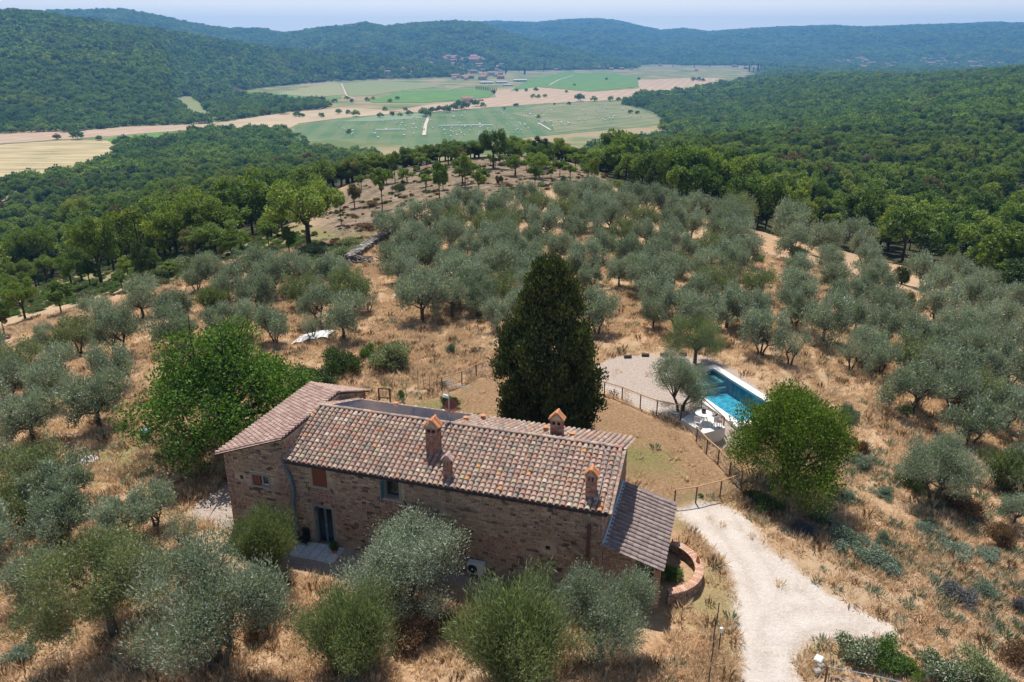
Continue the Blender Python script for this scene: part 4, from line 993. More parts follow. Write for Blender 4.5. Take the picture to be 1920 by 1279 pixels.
for k in range(nb):
    t = a0_+(a1_-a0_)*(k+.5)/nb; rm = (inn+out)/2
    w_ = (abs(a0_-a1_)/nb)*rm*.94
    link('coping_brick', MB().box((0, 0, 0), (.44, w_, .07), r=random.random(), bev=.01).mesh('coping_brick', M['coping']), pw, (rm*math.cos(t), rm*math.sin(t), H_+.04), (0, 0, t))
for t, lab in ((.06, 'small terracotta cat figure sitting on the right of the curved brick coping'), (.98, 'small clay figure on the far end of the curved brick coping')):
    f = link('clay_figure', MB().lathe((0, 0, 0), [(0, 0), (.10, 0), (.12, .08), (.08, .2), (.05, .24), (.085, .3), (.07, .37), (0, .4)], 10).box((.05, 0, .40), (.03, .04, .06)).box((-.05, 0, .40), (.03, .04, .06)).mesh('clay_figure', M['orange']),
             loc=(pc[0]+rm*math.cos(t), pc[1]+rm*math.sin(t), H_+.04-.3+.035), rot=t, sc=(.9 if t < .5 else .45), label=lab, cat='figure')
gt = link('garden_gate', None, loc=(*flat(1246, 1022, .3)[:2], -.25), rot=HA+PI/2, label='small dark slatted gate closing the curved wall below the porch', cat='gate')
for k in range(6): link('slat', MB().box((0, 0, .5), (.07, .03, 1.0), bev=.005).mesh('slat', M['wood_grey']), gt, (-.5+.2*k, 0, 0))
link('crossbar', MB().box((0, .03, .25), (1.15, .03, .06)).mesh('crossbar', M['wood_grey']), gt); link('crossbar', MB().box((0, .03, .8), (1.15, .03, .06)).mesh('crossbar', M['wood_grey']), gt)

# ---- pool
A1 = flat(1312, 688); A2 = flat(1341, 686); B2 = flat(1421, 737); L1 = flat(1300, 747); L2 = flat(1377, 800)
ax_ = (B2-A2); ax_ /= np.linalg.norm(ax_); ax2 = (L2-L1)/np.linalg.norm(L2-L1); pd = (ax_+ax2); pd /= np.linalg.norm(pd); pn_ = np.array([pd[1], -pd[0], 0])
if pn_[0] > 0: pn_ = -pn_      # towards the left long side
c0 = A2; PLn = 10.2; PWd = abs((L2-A2)@pn_)
print('pool', PLn, PWd, pd, (B2-A2)@pn_, (L1-A2)@pn_, (L2-A2)@pn_, (L2-A2)@pd)
pang = math.atan2(pd[1], pd[0])
pool = link('swimming_pool', None, loc=(c0[0], c0[1], 0), rot=pang, label='rectangular turquoise swimming pool with white stone edging', cat='pool')
sgn = 1 if (np.array([-math.sin(pang), math.cos(pang)]) @ pn_[:2]) > 0 else -1
cpw = .62
def pbox(mb, x0, x1, y0, y1, z0, z1, m=0, r=.5): mb.box(((x0+x1)/2, sgn*(y0+y1)/2, (z0+z1)/2), (x1-x0, abs(y1-y0), z1-z0), m, r=r); return mb
basin = MB(); x0, x1, y0, y1, D = cpw, PLn-cpw, cpw, PWd-cpw, -1.2
ys = [sgn*y0, sgn*y1]
basin.add([(x0, ys[0], D), (x1, ys[0], D), (x1, ys[1], D), (x0, ys[1], D), (x0, ys[0], .1), (x1, ys[0], .1), (x1, ys[1], .1), (x0, ys[1], .1)], [(0, 1, 2, 3), (0, 4, 5, 1), (1, 5, 6, 2), (2, 6, 7, 3), (3, 7, 4, 0)])
link('basin', basin.mesh('basin', M['pool']), pool)
M['ledge'] = plain('pale pool ledge', (.30, .50, .50), .6, var=.05, scale=3)
link('steps', pbox(pbox(MB(), x0+.002, x0+1.7, y0+.002, y1-.002, D, -.42), x0+1.7, x0+2.0, y0+.002, y1-.002, D, -.75).mesh('steps', M['ledge']), pool)
link('water', MB().add([(x0+.001, ys[0]+sgn*.001, -.02), (x1-.001, ys[0]+sgn*.001, -.02), (x1-.001, ys[1]-sgn*.001, -.02), (x0+.001, ys[1]-sgn*.001, -.02)], [(0, 1, 2, 3) if sgn > 0 else (3, 2, 1, 0)]).mesh('water', M['water']), pool)
nl = 14
for k in range(nl):
    a, b = PLn*k/nl, PLn*(k+1)/nl-.012
    for (q0, q1) in ((0, cpw+.03), (PWd-cpw-.03, PWd)): link('coping_slab', pbox(MB(), a, b, q0, q1, -.1, .13).mesh('coping_slab', M['white']), pool)
for k in range(5):
    a, b = cpw+.04+(PWd-2*cpw-.08)*k/5, cpw+.04+(PWd-2*cpw-.08)*(k+1)/5-.012
    for (q0, q1) in ((0, cpw+.03), (PLn-cpw-.03, PLn)): link('coping_slab', pbox(MB(), q0, q1, a, b, -.1, .13).mesh('coping_slab', M['white']), pool)
POOLBOX = (c0, pd, pn_, PLn, PWd)
# ---- terrace slab, table, chairs
sc_ = [flat(1277, 786, .35), flat(1316, 762, .35), flat(1360, 802, .35), flat(1320, 813, .35)]
ts = MB(); ts.add([(p[0], p[1], .35) for p in sc_]+[(p[0], p[1], -1.) for p in sc_], [(3, 2, 1, 0)]+[(i, (i+1) % 4, 4+(i+1) % 4, 4+i) for i in range(4)])
link('terrace', ts.mesh('terrace', M['slab']), kind='structure')
tp = flat(1318, 792, .36)
tb_ = link('round_table', None, loc=(tp[0], tp[1], .352), label='round white garden table on the pale terrace slab by the pool', cat='table')
link('table_top', MB().lathe((0, 0, .70), [(0, 0), (.58, 0), (.6, .02), (.58, .04), (0, .04)], 24).mesh('table_top', M['white_paint']), tb_)
for k in range(3):
    t = 2*PI*k/3+.4; link('leg', MB().tube([(0.1*math.cos(t), .1*math.sin(t), .7), (.42*math.cos(t), .42*math.sin(t), 0)], .03, 6).mesh('leg', M['white_paint']), tb_)
link('basket', MB().lathe((0, 0, 0), [(0, 0), (.14, 0), (.17, .2), (.15, .2), (.12, .03)], 12).mesh('basket', M['rust']), loc=(tp[0], tp[1]+.05, .352+.745), label='brown wicker basket on the round white garden table', cat='basket')
def chair(x, y, rz, label, mat='white_paint'):
    c = link('garden_chair', None, loc=(x, y, .352), rot=rz, label=label, cat='chair')
    link('seat', MB().box((0, 0, .44), (.44, .44, .04), bev=.01).mesh('seat', M[mat]), c); link('backrest', MB().box((0, .21, .70), (.44, .03, .42), bev=.01).mesh('backrest', M[mat]), c)
    for a in (-.18, .18):
        for b in (-.18, .18): link('leg', MB().tube([(a, b, 0), (a, b, .43)], .018, 5).mesh('leg', M[mat]), c)
chair(tp[0]-.55, tp[1]-.75, 2.6, 'white garden chair on the left of the round table'); chair(tp[0]+.55, tp[1]-.7, -2.6, 'white garden chair in front right of the round table')
q_ = flat(1346, 800, .36); chair(q_[0], q_[1], .9, 'brown chair at the right edge of the terrace slab', 'rust')

# ---- timber fences
def fence(label, pts, h=1.15, wire=True, rail='rail', postm='post', top=True, pr=.045, name='post_fence', railr=.04):
    w = [np.array([*flat(a, b, (z if z is not None else 0.))[:2], 0.]) for a, b, *zz in pts for z in [zz[0] if zz else None]]
    w = [np.array([p[0], p[1], gz(p[0], p[1])]) for p in w]
    f = link(name, None, loc=w[0], label=label, cat='fence'); o = w[0]
    for p in w:
        link('post', MB().tube([(0, 0, -.2), (random.uniform(-.02, .02), random.uniform(-.02, .02), h)], pr, 7).mesh('post', M[postm]), f, p-o)
    for a, b in zip(w[:-1], w[1:]):
        if top: link('rail', MB().tube([a-o+[0, 0, h], b-o+[0, 0, h]], railr, 7).mesh('rail', M[rail]), f)
        if wire:
            m = MB(); L = np.linalg.norm(b-a); n = max(2, int(L/.28))
            for k in range(6): z = .08+k*(h-.2)/5; m.tube([a-o+[0, 0, z], b-o+[0, 0, z]], .0055, 3, cap=False)
            for k in range(1, n): p = a+(b-a)*k/n-o; m.tube([p+[0, 0, .05], p+[0, 0, h-.1]], .0045, 3, cap=False)
            link('wire_mesh', m.mesh('wire_mesh', M['zinc'] if rail != 'post' else M['iron']), f)
    return f
fence('weathered post and rail fence running behind the dark cypress', [(829, 733), (866, 722), (893, 708), (924, 697), (942, 690), (985, 688), (1040, 700), (1090, 722), (1133, 742), (1166, 752), (1200, 766), (1231, 778), (1276, 787)])
fence('short fence guarding the terrace slab beside the pool', [(1276, 787), (1314, 772), (1356, 803)], rail='post')
fence('post and rail fence stepping down from the terrace slab to the drive', [(1306, 826), (1325, 848), (1346, 870), (1367, 895), (1389, 915)])
fence('new timber rail fence between the lawn and the gravel drive', [(1389, 917), (1350, 932), (1304, 944), (1264, 950)], h=1.15)
fence('thin stake fence left of the lawn in the dry grass', [(757, 700), (766, 705), (775, 712), (784, 720), (794, 725), (806, 733), (820, 738)], h=1.2, top=False, pr=.02, postm='iron', rail='post', name='wire_fence')
fence('low stake fence behind the walnut tree at left', [(196, 822), (222, 822), (250, 826), (272, 828)], h=.8, pr=.025, rail='post', name='wire_fence', railr=.02)
fence('wire fence climbing from the bottom of the photo beside the drive', [(1328, 1290), (1334, 1240), (1338, 1200), (1344, 1168)], h=1.2, top=False, pr=.025, postm='iron', rail='post', name='wire_fence')
gp = flat(722, 760); gf = link('timber_gate_frame', None, loc=(gp[0], gp[1], 0), rot=-.1, label='dark open timber frame standing in the dry grass behind the house', cat='gate frame')
for s in (-.42, .42): link('upright', MB().box((s, 0, .7), (.1, .1, 1.4)).mesh('upright', M['post']), gf)
for z in (.62, 1.36): link('crossbar', MB().box((0, -.003, z), (.8, .08, .09)).mesh('crossbar', M['post']), gf)
lp = flat(1346, 1232, -.3); gl = link('garden_lamp', None, loc=(lp[0], lp[1], gz(lp[0], lp[1])), label='slim post with a small white box lamp beside the drive', cat='lamp post')
link('post', MB().tube([(0, 0, -.1), (0, 0, 1.2)], .025, 6).mesh('post', M['iron']), gl); link('box', MB().box((0, 0, 1.28), (.12, .12, .26), bev=.015).mesh('box', M['white_paint']), gl)
lp = flat(1276, 1180, -.3); link('iron_stake', MB().tube([(0, 0, -.1), (0, 0, 1.1)], .018, 5).tube([(0, 0, 1.1), (.06, 0, 1.16)], .015, 5).mesh('iron_stake', M['iron']), loc=(lp[0], lp[1], gz(lp[0], lp[1])), label='thin iron stake in the grass left of the drive', cat='stake')
# logs edging the gravel
for (x, y), nm in zip(((1177, 671), (1210, 668), (1245, 667), (1280, 666)), ('leftmost', 'second from the left', 'third from the left', 'rightmost and partly behind the small olive')):
    p = flat(x-(35 if False else 0), y); 
    l = link('log', MB().tube([(-.27, 0, .12), (.27, 0, .12)], [.13, .125], 10, 0).tube([(-.285, 0, .12), (-.27, 0, .12)], [.10, .128], 10, 1).tube([(.27, 0, .12), (.285, 0, .12)], [.122, .1], 10, 1).mesh('log', M['bark'], M['wood_grey']), loc=(p[0], p[1], 0), rot=random.uniform(-.1, .1), sc=1.15,
         label='short grey log edging the pool gravel, '+nm, cat='log', group='logs edging the pool gravel')
# blocks by the hedge, rail fence, post
for (x, y), s, lab in (((1536, 1232), .42, 'pale squared stone block left of the flowering hedge, the upper one'), ((1534, 1252), .34, 'small stone block at the hedge corner, the lower one'), ((1541, 1240), .3, 'brownish stone block leaning on the hedge post')):
    p = flat(x, y, -.3); link('stone_block', MB().box((0, 0, s*.4), (s, s*.8, s*.8), bev=.05, r=random.random()).mesh('stone_block', M['white'] if 'pale' in lab else M['drystone']), loc=(p[0], p[1], gz(p[0], p[1])), rot=random.uniform(0, 1), label=lab, cat='stone block')
fence('low metal rail fence in front of the flowering hedge', [(1551, 1258), (1640, 1268), (1740, 1284), (1850, 1304), (1960, 1326)], h=.95, wire=False, rail='zinc', railr=.015, name='rail_fence')
fence('second strand of the metal rails in front of the hedge', [(1556, 1262), (1640, 1273), (1740, 1289), (1850, 1309), (1960, 1331)], h=.6, wire=False, rail='zinc', railr=.015, name='rail_fence', pr=.02)
# tarpaulin and cabinet
def blanket():
    p = ground_at(588, 634); mb = MB(); n = 10; vs = []
    for i in range(n+1):
        for j in range(n+1):
            u = i/n-.5; v = j/n-.5; x = u*3.3+.4*math.sin(v*3); y = v*1.8+.4*u*1.8; vs.append((x, y, .12+.10*math.sin(i*1.7)*math.cos(j*2.1)+.15*(1-4*u*u)))
    fs = [(i*(n+1)+j, (i+1)*(n+1)+j, (i+1)*(n+1)+j+1, i*(n+1)+j+1) for i in range(n) for j in range(n)]
    mb.add(vs, fs); mb.add([(x, y, z-.25) for x, y, z in vs], [f[::-1] for f in fs])
    link('tarpaulin', mb.mesh('tarpaulin', M['white_paint']), loc=p, rot=.35, label='crumpled white tarpaulin on the ground among the olives left of the cypress', cat='tarpaulin')
blanket()
p = ground_at(276, 825); cab = link('metal_cabinet', None, loc=p, rot=.2, label='small blue grey cabinet under the left edge of the walnut', cat='cabinet')
link('body', MB().box((0, 0, .4), (.7, .4, .8), bev=.02).mesh('body', M['frame_blue']), cab); link('door', MB().box((0, -.21, .4), (.6, .02, .7), bev=.008).mesh('door', M['frame_blue']), cab)
p = ground_at(166, 864); link('manhole_cover', MB().lathe((0, 0, 0), [(0, .12), (.55, .12), (.62, .08), (.62, -.1)], 16).mesh('manhole_cover', M['stepstone']), loc=p, label='round grey stone cover in the grass left of the walnut', cat='cover')
p = flat(897, 657); link('fire_ring', MB().lathe((0, 0, 0), [(0, .04), (.4, .04), (.5, .12), (.6, .1), (.65, -.1)], 12).mesh('fire_ring', M['bark_dark']), loc=(p[0], p[1], 0), label='charred round ring in the dry grass left of the cypress', cat='fire ring')
# ---- dry stone wall on the knoll
def drywall():
    w = [ground_at(a, b) for a, b in ((742, 432), (730, 443), (712, 452), (695, 462), (680, 473), (665, 484), (655, 492))]
    d = link('dry_stone_wall', None, loc=w[0], label='low tumbled dry stone wall below the bare knoll', cat='wall'); o = w[0]; R = random.Random(8); rub = MB()
    big = [MB().box((0, 0, 0), (1, 1, 1), bev=.22, r=R.random()).mesh('stone', M['drystone']) for k in range(5)]
    cnt = 0
    for a, b in zip(w[:-1], w[1:]):
        L = np.linalg.norm(b-a); s = 0
        while s < L:
            for lay in range(4):
                for side in (-.45, 0, .45):
                    sz = R.uniform(.28, .6); p = a+(b-a)*s/L-o; 
                    dx, dy = -(b-a)[1]/L, (b-a)[0]/L
                    q = (p[0]+dx*side+R.uniform(-.1, .1), p[1]+dy*side+R.uniform(-.1, .1), p[2]+.12+lay*.22)
                    m3 = Matrix.Rotation(R.uniform(0, 3), 3, 'Z') @ Matrix.Rotation(R.uniform(-.2, .2), 3, 'X')
                    if lay == 3 and cnt < 150: link('stone', R.choice(big), d, q, m3.to_euler(), (sz, sz*.7, .22)); cnt += 1
                    else: rub.box(q, (sz, sz*.7, .22), M=m3, r=R.random())
            s += .42
    link('rubble', rub.mesh('rubble', M['drystone']), d, kind='stuff')
drywall()
pp = ground_at(672, 490); pl = MB(); R = random.Random(5)
for k in range(70):
    a = R.uniform(0, 6.3); r_ = R.uniform(0, 2.2); L = R.uniform(.5, 1.4); m3 = Matrix.Rotation(R.uniform(0, 3), 3, 'Z') @ Matrix.Rotation(R.uniform(-.4, .4), 3, 'Y')
    pl.box((r_*math.cos(a)*1.5, r_*math.sin(a), R.uniform(.05, .5)), (L, .12, .1), M=m3, r=R.random())
link('branch_pile', pl.mesh('branch_pile', M['wood_grey']), loc=pp, kind='stuff', label='pile of grey cut branches at the lower end of the dry stone wall', cat='branch pile')
# ================================================================== VEGETATION
def fib(n):
    i = np.arange(n)+.5; ph = np.arccos(1-2*i/n); th = PI*(1+5**.5)*i
    return np.stack([np.cos(th)*np.sin(ph), np.sin(th)*np.sin(ph), np.cos(ph)], 1)
def crown_pts(R, blobs, n, shell=.55):
    """points spread in the leaf clumps; blobs: (x,y,z,r). denser near each clump's skin"""
    b = np.array(blobs); w = b[:, 3]**2; w /= w.sum(); k = R.choice(len(b), n, p=w)
    d = R.normal(size=(n, 3)); d /= np.linalg.norm(d, axis=1)[:, None]
    rr = b[k, 3]*(shell+(1.08-shell)*R.random(n))*np.where(R.random(n) < .06, 1.25, 1)
    d2 = d*np.array([1, 1, .85]); return b[k, :3]+d2*rr[:, None], d
def tree_trunk(name, blobs, mat, H0, r0, R, nl=6, lean=(0, 0), multi=1, fork=.35, seg=6):
    """tapered trunk(s) with limbs reaching into the clumps"""
    mb = MB(); b = np.array(blobs)
    for q in range(multi):
        ang = 2*PI*q/max(1, multi)+R.random(); bx, by = (r0*1.3*math.cos(ang), r0*1.3*math.sin(ang)) if multi > 1 else (0, 0)
        fx, fy = bx*3+lean[0]*fork*H0, by*3+lean[1]*fork*H0; fz = fork*H0
        p0 = np.array([bx, by, -.25]); p1 = np.array([bx*1.5+R.normal()*.03, by*1.5, fz*.5]); p2 = np.array([fx, fy, fz]); rr = r0/(multi**.5)
        mb.tube([p0, p0+[0, 0, .3], p1, p2], [rr*1.5, rr*1.05, rr*.9, rr*.8], seg)
        mine = [k for k in range(len(b)) if (k % multi) == q]; R.shuffle(mine)
        for k in mine[:nl]:
            t = b[k, :3]; m_ = p2*.5+t*.5+np.array([R.normal()*.08, R.normal()*.08, .06])*np.linalg.norm(t-p2)
            mb.tube([p2*.93+p1*.07, m_, t, t+(t-m_)*.4], [rr*.55, rr*.36, rr*.17, rr*.05], 5)
            for j in range(2):
                e = t+R.normal(size=3)*b[k, 3]*.7; mb.tube([m_*.35+t*.65, (m_*.3+t*.7)*.5+e*.5, e], [rr*.16, rr*.1, rr*.03], 4, cap=False)
    return mb.mesh(name, M[mat], smooth=True)
def blobs_dome(R, n, rx, z0, z1, r, flat_=1., vase=0.):
    out = []
    for k in range(n):
        a = 2*PI*(k*.618+R.random()*.15); u = ((k+.5)/n)**.5
        zz = z0+(z1-z0)*(1-u**2*flat_)*(.55+.45*R.random()); rad = rx*u*(.8+.35*R.random())
        if vase: rad *= .55+.45*min(1, (zz-z0*.3)/(z1*.7))
        out.append((rad*math.cos(a), rad*math.sin(a), zz, r*(.75+.5*R.random())))
    return out
def lobed(R, nl, wide, z0, top, sub=5, rs=.27, ring=True):
    out = []; a0 = R.random()*6
    for k in range(nl):
        a = a0+2*PI*k/nl+R.normal()*.35; rr = wide*(.34+.42*R.random()) if k else wide*.1; zc = z0+(top-z0)*(.35+.5*R.random())-.12*rr; br = wide*(.26+.18*R.random())
        for j in range(sub):
            d = R.normal(size=3); d /= np.linalg.norm(d); q = R.random()**.5*br*1.05
            out.append((rr*math.cos(a)+d[0]*q, rr*math.sin(a)+d[1]*q, max(z0*.8, zc+d[2]*q*1.1), wide*rs*(.6+.7*R.random())))
    return out
def olive(seed, nleaf, L, wide=2.3, top=4.2, multi=2, mat='olive', loose=1., gap=0):
    R = np.random.default_rng(seed); b = lobed(R, 9+int(R.random()*3), wide, .55, top*.92, 6, .27)
    if gap: b = [q for q in b if R.random() > gap]
    c, d = crown_pts(R, b, nleaf, .35)
    c = c+np.array([0, 0, 1.])*(R.random(nleaf)**6*.55)[:, None]; dr = d*.7+R.normal(size=c.shape)*.55+np.array([0, 0, .9])
    rnd = np.clip(.5+.35*np.sin(c[:, 0]*1.7+seed)*np.cos(c[:, 1]*1.9)+R.normal(size=nleaf)*.2, 0, 1)
    return leaf_mesh('crown', c, dr, L, M[mat], R, .34, rnd), tree_trunk('trunk', b, 'bark', top, .17, R, 6, multi=multi, fork=.26)
def broom(seed, n, wide=1.7, top=2.6, L=.34, mat='broom'):
    R = np.random.default_rng(seed); a = R.random(n)*2*PI; u = R.random(n)**.6; h = .12+.88*R.random(n)**.8
    tilt = u*.75; lob = 1+.20*np.sin(a*3+seed)+.14*np.sin(a*7+seed*2)+.12*np.sin(a*13+seed)*np.sin(u*9)
    h = h*(1+.16*np.sin(a*5+seed)*u)
    x = np.cos(a)*np.sin(tilt)*h*wide*1.35*lob; y = np.sin(a)*np.sin(tilt)*h*wide*1.35*lob; z = np.cos(tilt)*h*top*(.85+.3*R.random(n))
    c = np.stack([x, y, z], 1)+R.normal(size=(n, 3))*.12; dr = np.stack([np.cos(a)*np.sin(tilt)*.8, np.sin(a)*np.sin(tilt)*.8, np.cos(tilt)+.2], 1)+R.normal(size=(n, 3))*.38
    st = MB()
    for k in range(16):
        t = R.random()*2*PI; q = R.random()*.6; st.tube([(0.1*math.cos(t), .1*math.sin(t), -.1), (math.sin(q)*top*.8*math.cos(t), math.sin(q)*top*.8*math.sin(t), math.cos(q)*top*.8)], [.035, .008], 4, cap=False)
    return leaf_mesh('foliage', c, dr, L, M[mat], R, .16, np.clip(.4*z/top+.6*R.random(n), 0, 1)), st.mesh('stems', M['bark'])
def oak_lobed(R, nb, wide, top, z0):
    return lobed(R, max(5, nb//3), wide*.95, top*z0, top*.97, 4, .25)
def oak(seed, nleaf, L, wide=4., top=8., mat='oak', nb=22, z0=.38, r=.30, flat_=.9, bark='bark_dark', multi=1, r0=.28, aspect=.6, nl=8, fork=.36, shell=.55):
    R = np.random.default_rng(seed); b = oak_lobed(R, nb, wide, top, z0) if nb > 9 else blobs_dome(R, nb, wide*.78, top*z0, top*.86, wide*r, flat_)
    c, d = crown_pts(R, b, nleaf, shell)
    dr = R.normal(size=c.shape)*.8+d*.4; rnd = np.clip(.5+.3*np.sin(c[:, 0]*1.1+seed)*np.cos(c[:, 1]*1.3+c[:, 2])+R.normal(size=nleaf)*.22, 0, 1)
    return leaf_mesh('crown', c, dr, L, M[mat], R, aspect, rnd), tree_trunk('trunk', b, bark, top, r0, R, nl, multi=multi, fork=fork)
def join_cr(cr, tr, name):      # one mesh for trees too small to show their parts
    nv = len(cr.vertices); va = np.empty(nv*3, np.float32); cr.vertices.foreach_get('co', va)
    fa = np.empty(len(cr.loops), np.int32); cr.loops.foreach_get('vertex_index', fa); fa = fa.reshape(-1, 4)
    rn = np.empty(len(fa), np.float32); cr.attributes['rnd'].data.foreach_get('value', rn)
    vt = np.array([v.co[:] for v in tr.vertices]); ft = [list(p.vertices) for p in tr.polygons if len(p.vertices) == 4]
    me = mesh_np(name, np.concatenate([va.reshape(-1, 3), vt]), np.concatenate([fa, np.array(ft)+nv]), [cr.materials[0], tr.materials[0]], np.concatenate([np.zeros(len(fa)), np.ones(len(ft))]), np.concatenate([rn, np.full(len(ft), .5)]))
    return me
TREES = []      # everything to be described by where it stands: (object, world position of the crown, kind words)
def place(name, crown, trunk, loc, s, rz, cat, words, group, cname='crown', sz=None, label=None, cm=None):
    o = link(name, None, loc=loc, rot=rz, sc=(s, s, sz or s), cat=cat, group=group, label=label)
    link(cname, crown, o); link('trunk' if cname == 'crown' else 'stems', trunk, o)
    TREES.append((o, np.array([loc[0], loc[1], loc[2]+1.5*s]), words, label)); return o
def solve(cx, cy, hc):          # ground point of a tree whose crown centre, hc above ground, shows at (cx, cy)
    return ground_at(cx, cy, hc)

# ---------------- olives.  (crown centre x, y, crown width) read off the photograph
OL = """261 555 68;320 570 70;365 516 48;425 527 60;400 500 55;478 540 74;195 587 70;76 630 40;140 618 72;217 617 80;315 610 75;345 617 50;32 667 80;95 682 75;210 680 85;460 592 60;412 600 60;
90 715 95;175 740 122;50 772 112;10 705 75;62 860 120;104 900 125;26 925 120;112 948 112;95 970 125;222 965 88;285 945 88;340 992 72;53 1072 110;
727 417 54;762 402 46;805 405 47;840 386 45;850 407 42;897 389 48;847 432 54;910 412 42;797 447 58;740 467 62;797 474 64;870 470 58;902 447 56;745 492 60;775 512 62;790 547 90;860 522 82;895 560 50;475 490 76;550 502 64;632 502 64;560 537 64;657 532 82;595 565 64;690 562 38;640 587 78;512 600 68;582 607 46;500 560 38;
965 385 38;952 410 52;1010 377 44;992 402 42;1022 412 56;1007 442 52;1057 360 44;1090 375 42;1060 387 44;1127 360 42;1097 400 46;1077 425 52;1120 422 38;1147 402 46;1145 376 40;1190 365 46;1175 382 42;1210 402 48;1170 427 44;1250 377 42;1277 388 44;1307 380 46;1262 415 52;1297 415 42;1210 432 46;950 460 62;922 487 62;890 510 58;900 545 62;940 535 62;932 587 52;1097 482 64;1050 460 52;1132 455 50;1105 517 44;1120 574 80;1185 465 64;1162 505 48;1245 445 56;1197 500 56;1210 510 62;1227 540 72;1275 577 82;1227 580 50;1285 460 52;1080 500 44;
1390 385 62;1385 408 60;1375 440 62;1335 455 56;1360 470 56;1375 487 52;1345 522 74;1420 522 60;1367 565 78;1412 574 78;1432 617 80;1485 412 64;1490 450 60;1497 502 54;1497 540 72;1495 572 62;1547 442 50;1557 457 38;1557 482 46;1567 515 52;1610 432 56;1625 460 56;1635 490 54;1550 590 98;1610 582 62;1590 552 62;1640 530 60;1635 508 46;1665 567 70;
1737 500 62;1782 495 40;1807 507 52;1827 530 62;1765 522 56;1762 562 74;1875 532 48;1902 550 52;1850 560 62;1815 550 56;1665 602 72;1727 622 82;1790 600 68;1885 590 66;1840 600 62;1815 624 66;1902 627 64;1845 648 72;1627 640 62;1600 655 60;1655 665 60;1715 657 78;1777 649 68;1720 716 112;1795 724 84;1765 679 84;1840 692 88;1902 679 78;1852 729 88;1830 782 104;1897 762 84;1910 950 64;1940 880 90;1960 800 100;-30 1000 120;-40 860 120;-35 760 110;-30 660 80"""
olv = []
for s_ in OL.replace('\n', '').split(';'):
    if s_.strip(): olv.append(tuple(float(v) for v in s_.split()))
OM = [olive(100+k, 7600, .215, multi=1+k % 3, mat='olive') for k in range(8)]
OMg = [olive(130, 9500, .18, mat='olive_green', multi=2)]
OMs = [olive(140+k, 4200, .15, multi=3, mat='olive', gap=.2) for k in range(2)]      # thin crowned
OF = [olive(160, 36000, .105, wide=2.4, top=4.4, multi=2, mat='olive'), olive(161, 32000, .105, wide=2.4, top=4.3, multi=3, mat='olive', gap=.1), olive(162, 36000, .105, wide=2.4, top=4.2, multi=1, mat='olive_green')]
R = random.Random(21)
def put_olive(cx, cy, w, var, kw, label=None, group=None, hs=1., D0=4.75):
    if w < 125: w = w*(1.26 if w < 52 and cy < 460 else 1.13 if w < 66 else 1.08 if w < 95 else .98); hs = hs*(1.18 if w < 90 else 1.1)
    elif w > 200: w = w*.9
    p = solve(cx, cy, 2.1*w*45/1450/4.7 if False else 2.0)
    for _ in range(3):
        d = float(project(p)[2]); D = w*d/FOC*1.06; s = D/D0; p = solve(cx, cy, 2.35*s*hs)
    return place('olive_tree', var[0], var[1], p, s, R.uniform(0, 6.28), 'olive tree', kw, group, sz=s*hs, label=label), p, s
for (cx, cy, w) in olv:
    thin = w < 40 or (cx, cy) in ((340., 992.), (1600., 655.), (582., 607.))
    if thin: v, kw = R.choice(OMs), 'thin grey olive tree'
    elif R.random() < .12: v, kw = OMg[0], 'greener olive tree'
    elif w > 100: v, kw = R.choice(OM), 'wide grey olive tree'
    else: v, kw = R.choice(OM), 'silvery olive tree'
    put_olive(cx, cy, w, v, kw, group='olive trees of the groves')
# the rows close up: more trees in the gaps of the groves, none in the grassy lanes
LANES = [[(1425, 425), (1440, 480), (1462, 560), (1480, 650)], [(1520, 445), (1538, 500), (1552, 560)], [(1588, 460), (1605, 510), (1628, 550)], [(1125, 480), (1150, 545), (1215, 600), (1270, 650)], [(700, 470), (712, 540), (750, 600)], [(1318, 400), (1312, 450)], [(985, 400), (975, 440)], [(545, 520), (540, 580)], [(1690, 500), (1730, 600)]]
def lane_d(x, y):
    m = 1e9
    for pl in LANES:
        for (ax, ay), (bx, by) in zip(pl[:-1], pl[1:]):
            ex, ey = bx-ax, by-ay; q = min(1, max(0, ((x-ax)*ex+(y-ay)*ey)/(ex*ex+ey*ey))); m = min(m, math.hypot(x-ax-ex*q, y-ay-ey*q))
    return m
for poly in ([(705, 450), (830, 380), (1050, 352), (1330, 366), (1345, 450), (1440, 560), (1430, 600), (1290, 590), (1170, 545), (1090, 500), (950, 580), (720, 540)], [(1340, 400), (1400, 380), (1425, 470), (1400, 560), (1340, 500)], [(1730, 490), (1920, 560), (1920, 800), (1700, 690), (1600, 640), (1480, 560), (1480, 420), (1650, 440), (1680, 560)], [(450, 500), (560, 490), (690, 500), (680, 570), (520, 590)]):
    xs_ = [q[0] for q in poly]; ys_ = [q[1] for q in poly]; got = 0
    for k in range(900):
        x, y = R.uniform(min(xs_), max(xs_)), R.uniform(min(ys_), max(ys_)); w = float(np.interp(y, [360, 450, 600, 800], [42, 54, 76, 100]))
        if not inpoly(np.array(x), np.array(y), poly) or lane_d(x, y) < w*.55: continue
        if min(((x-q[0])/1.)**2+((y-q[1])*1.35)**2 for q in olv) < (w*.60)**2: continue
        olv.append((x, y, w)); got += 1
        put_olive(x, y, w*R.uniform(.85, 1.1), R.choice(OM), 'silvery olive tree', group='olive trees of the groves')
    print('fill', got)
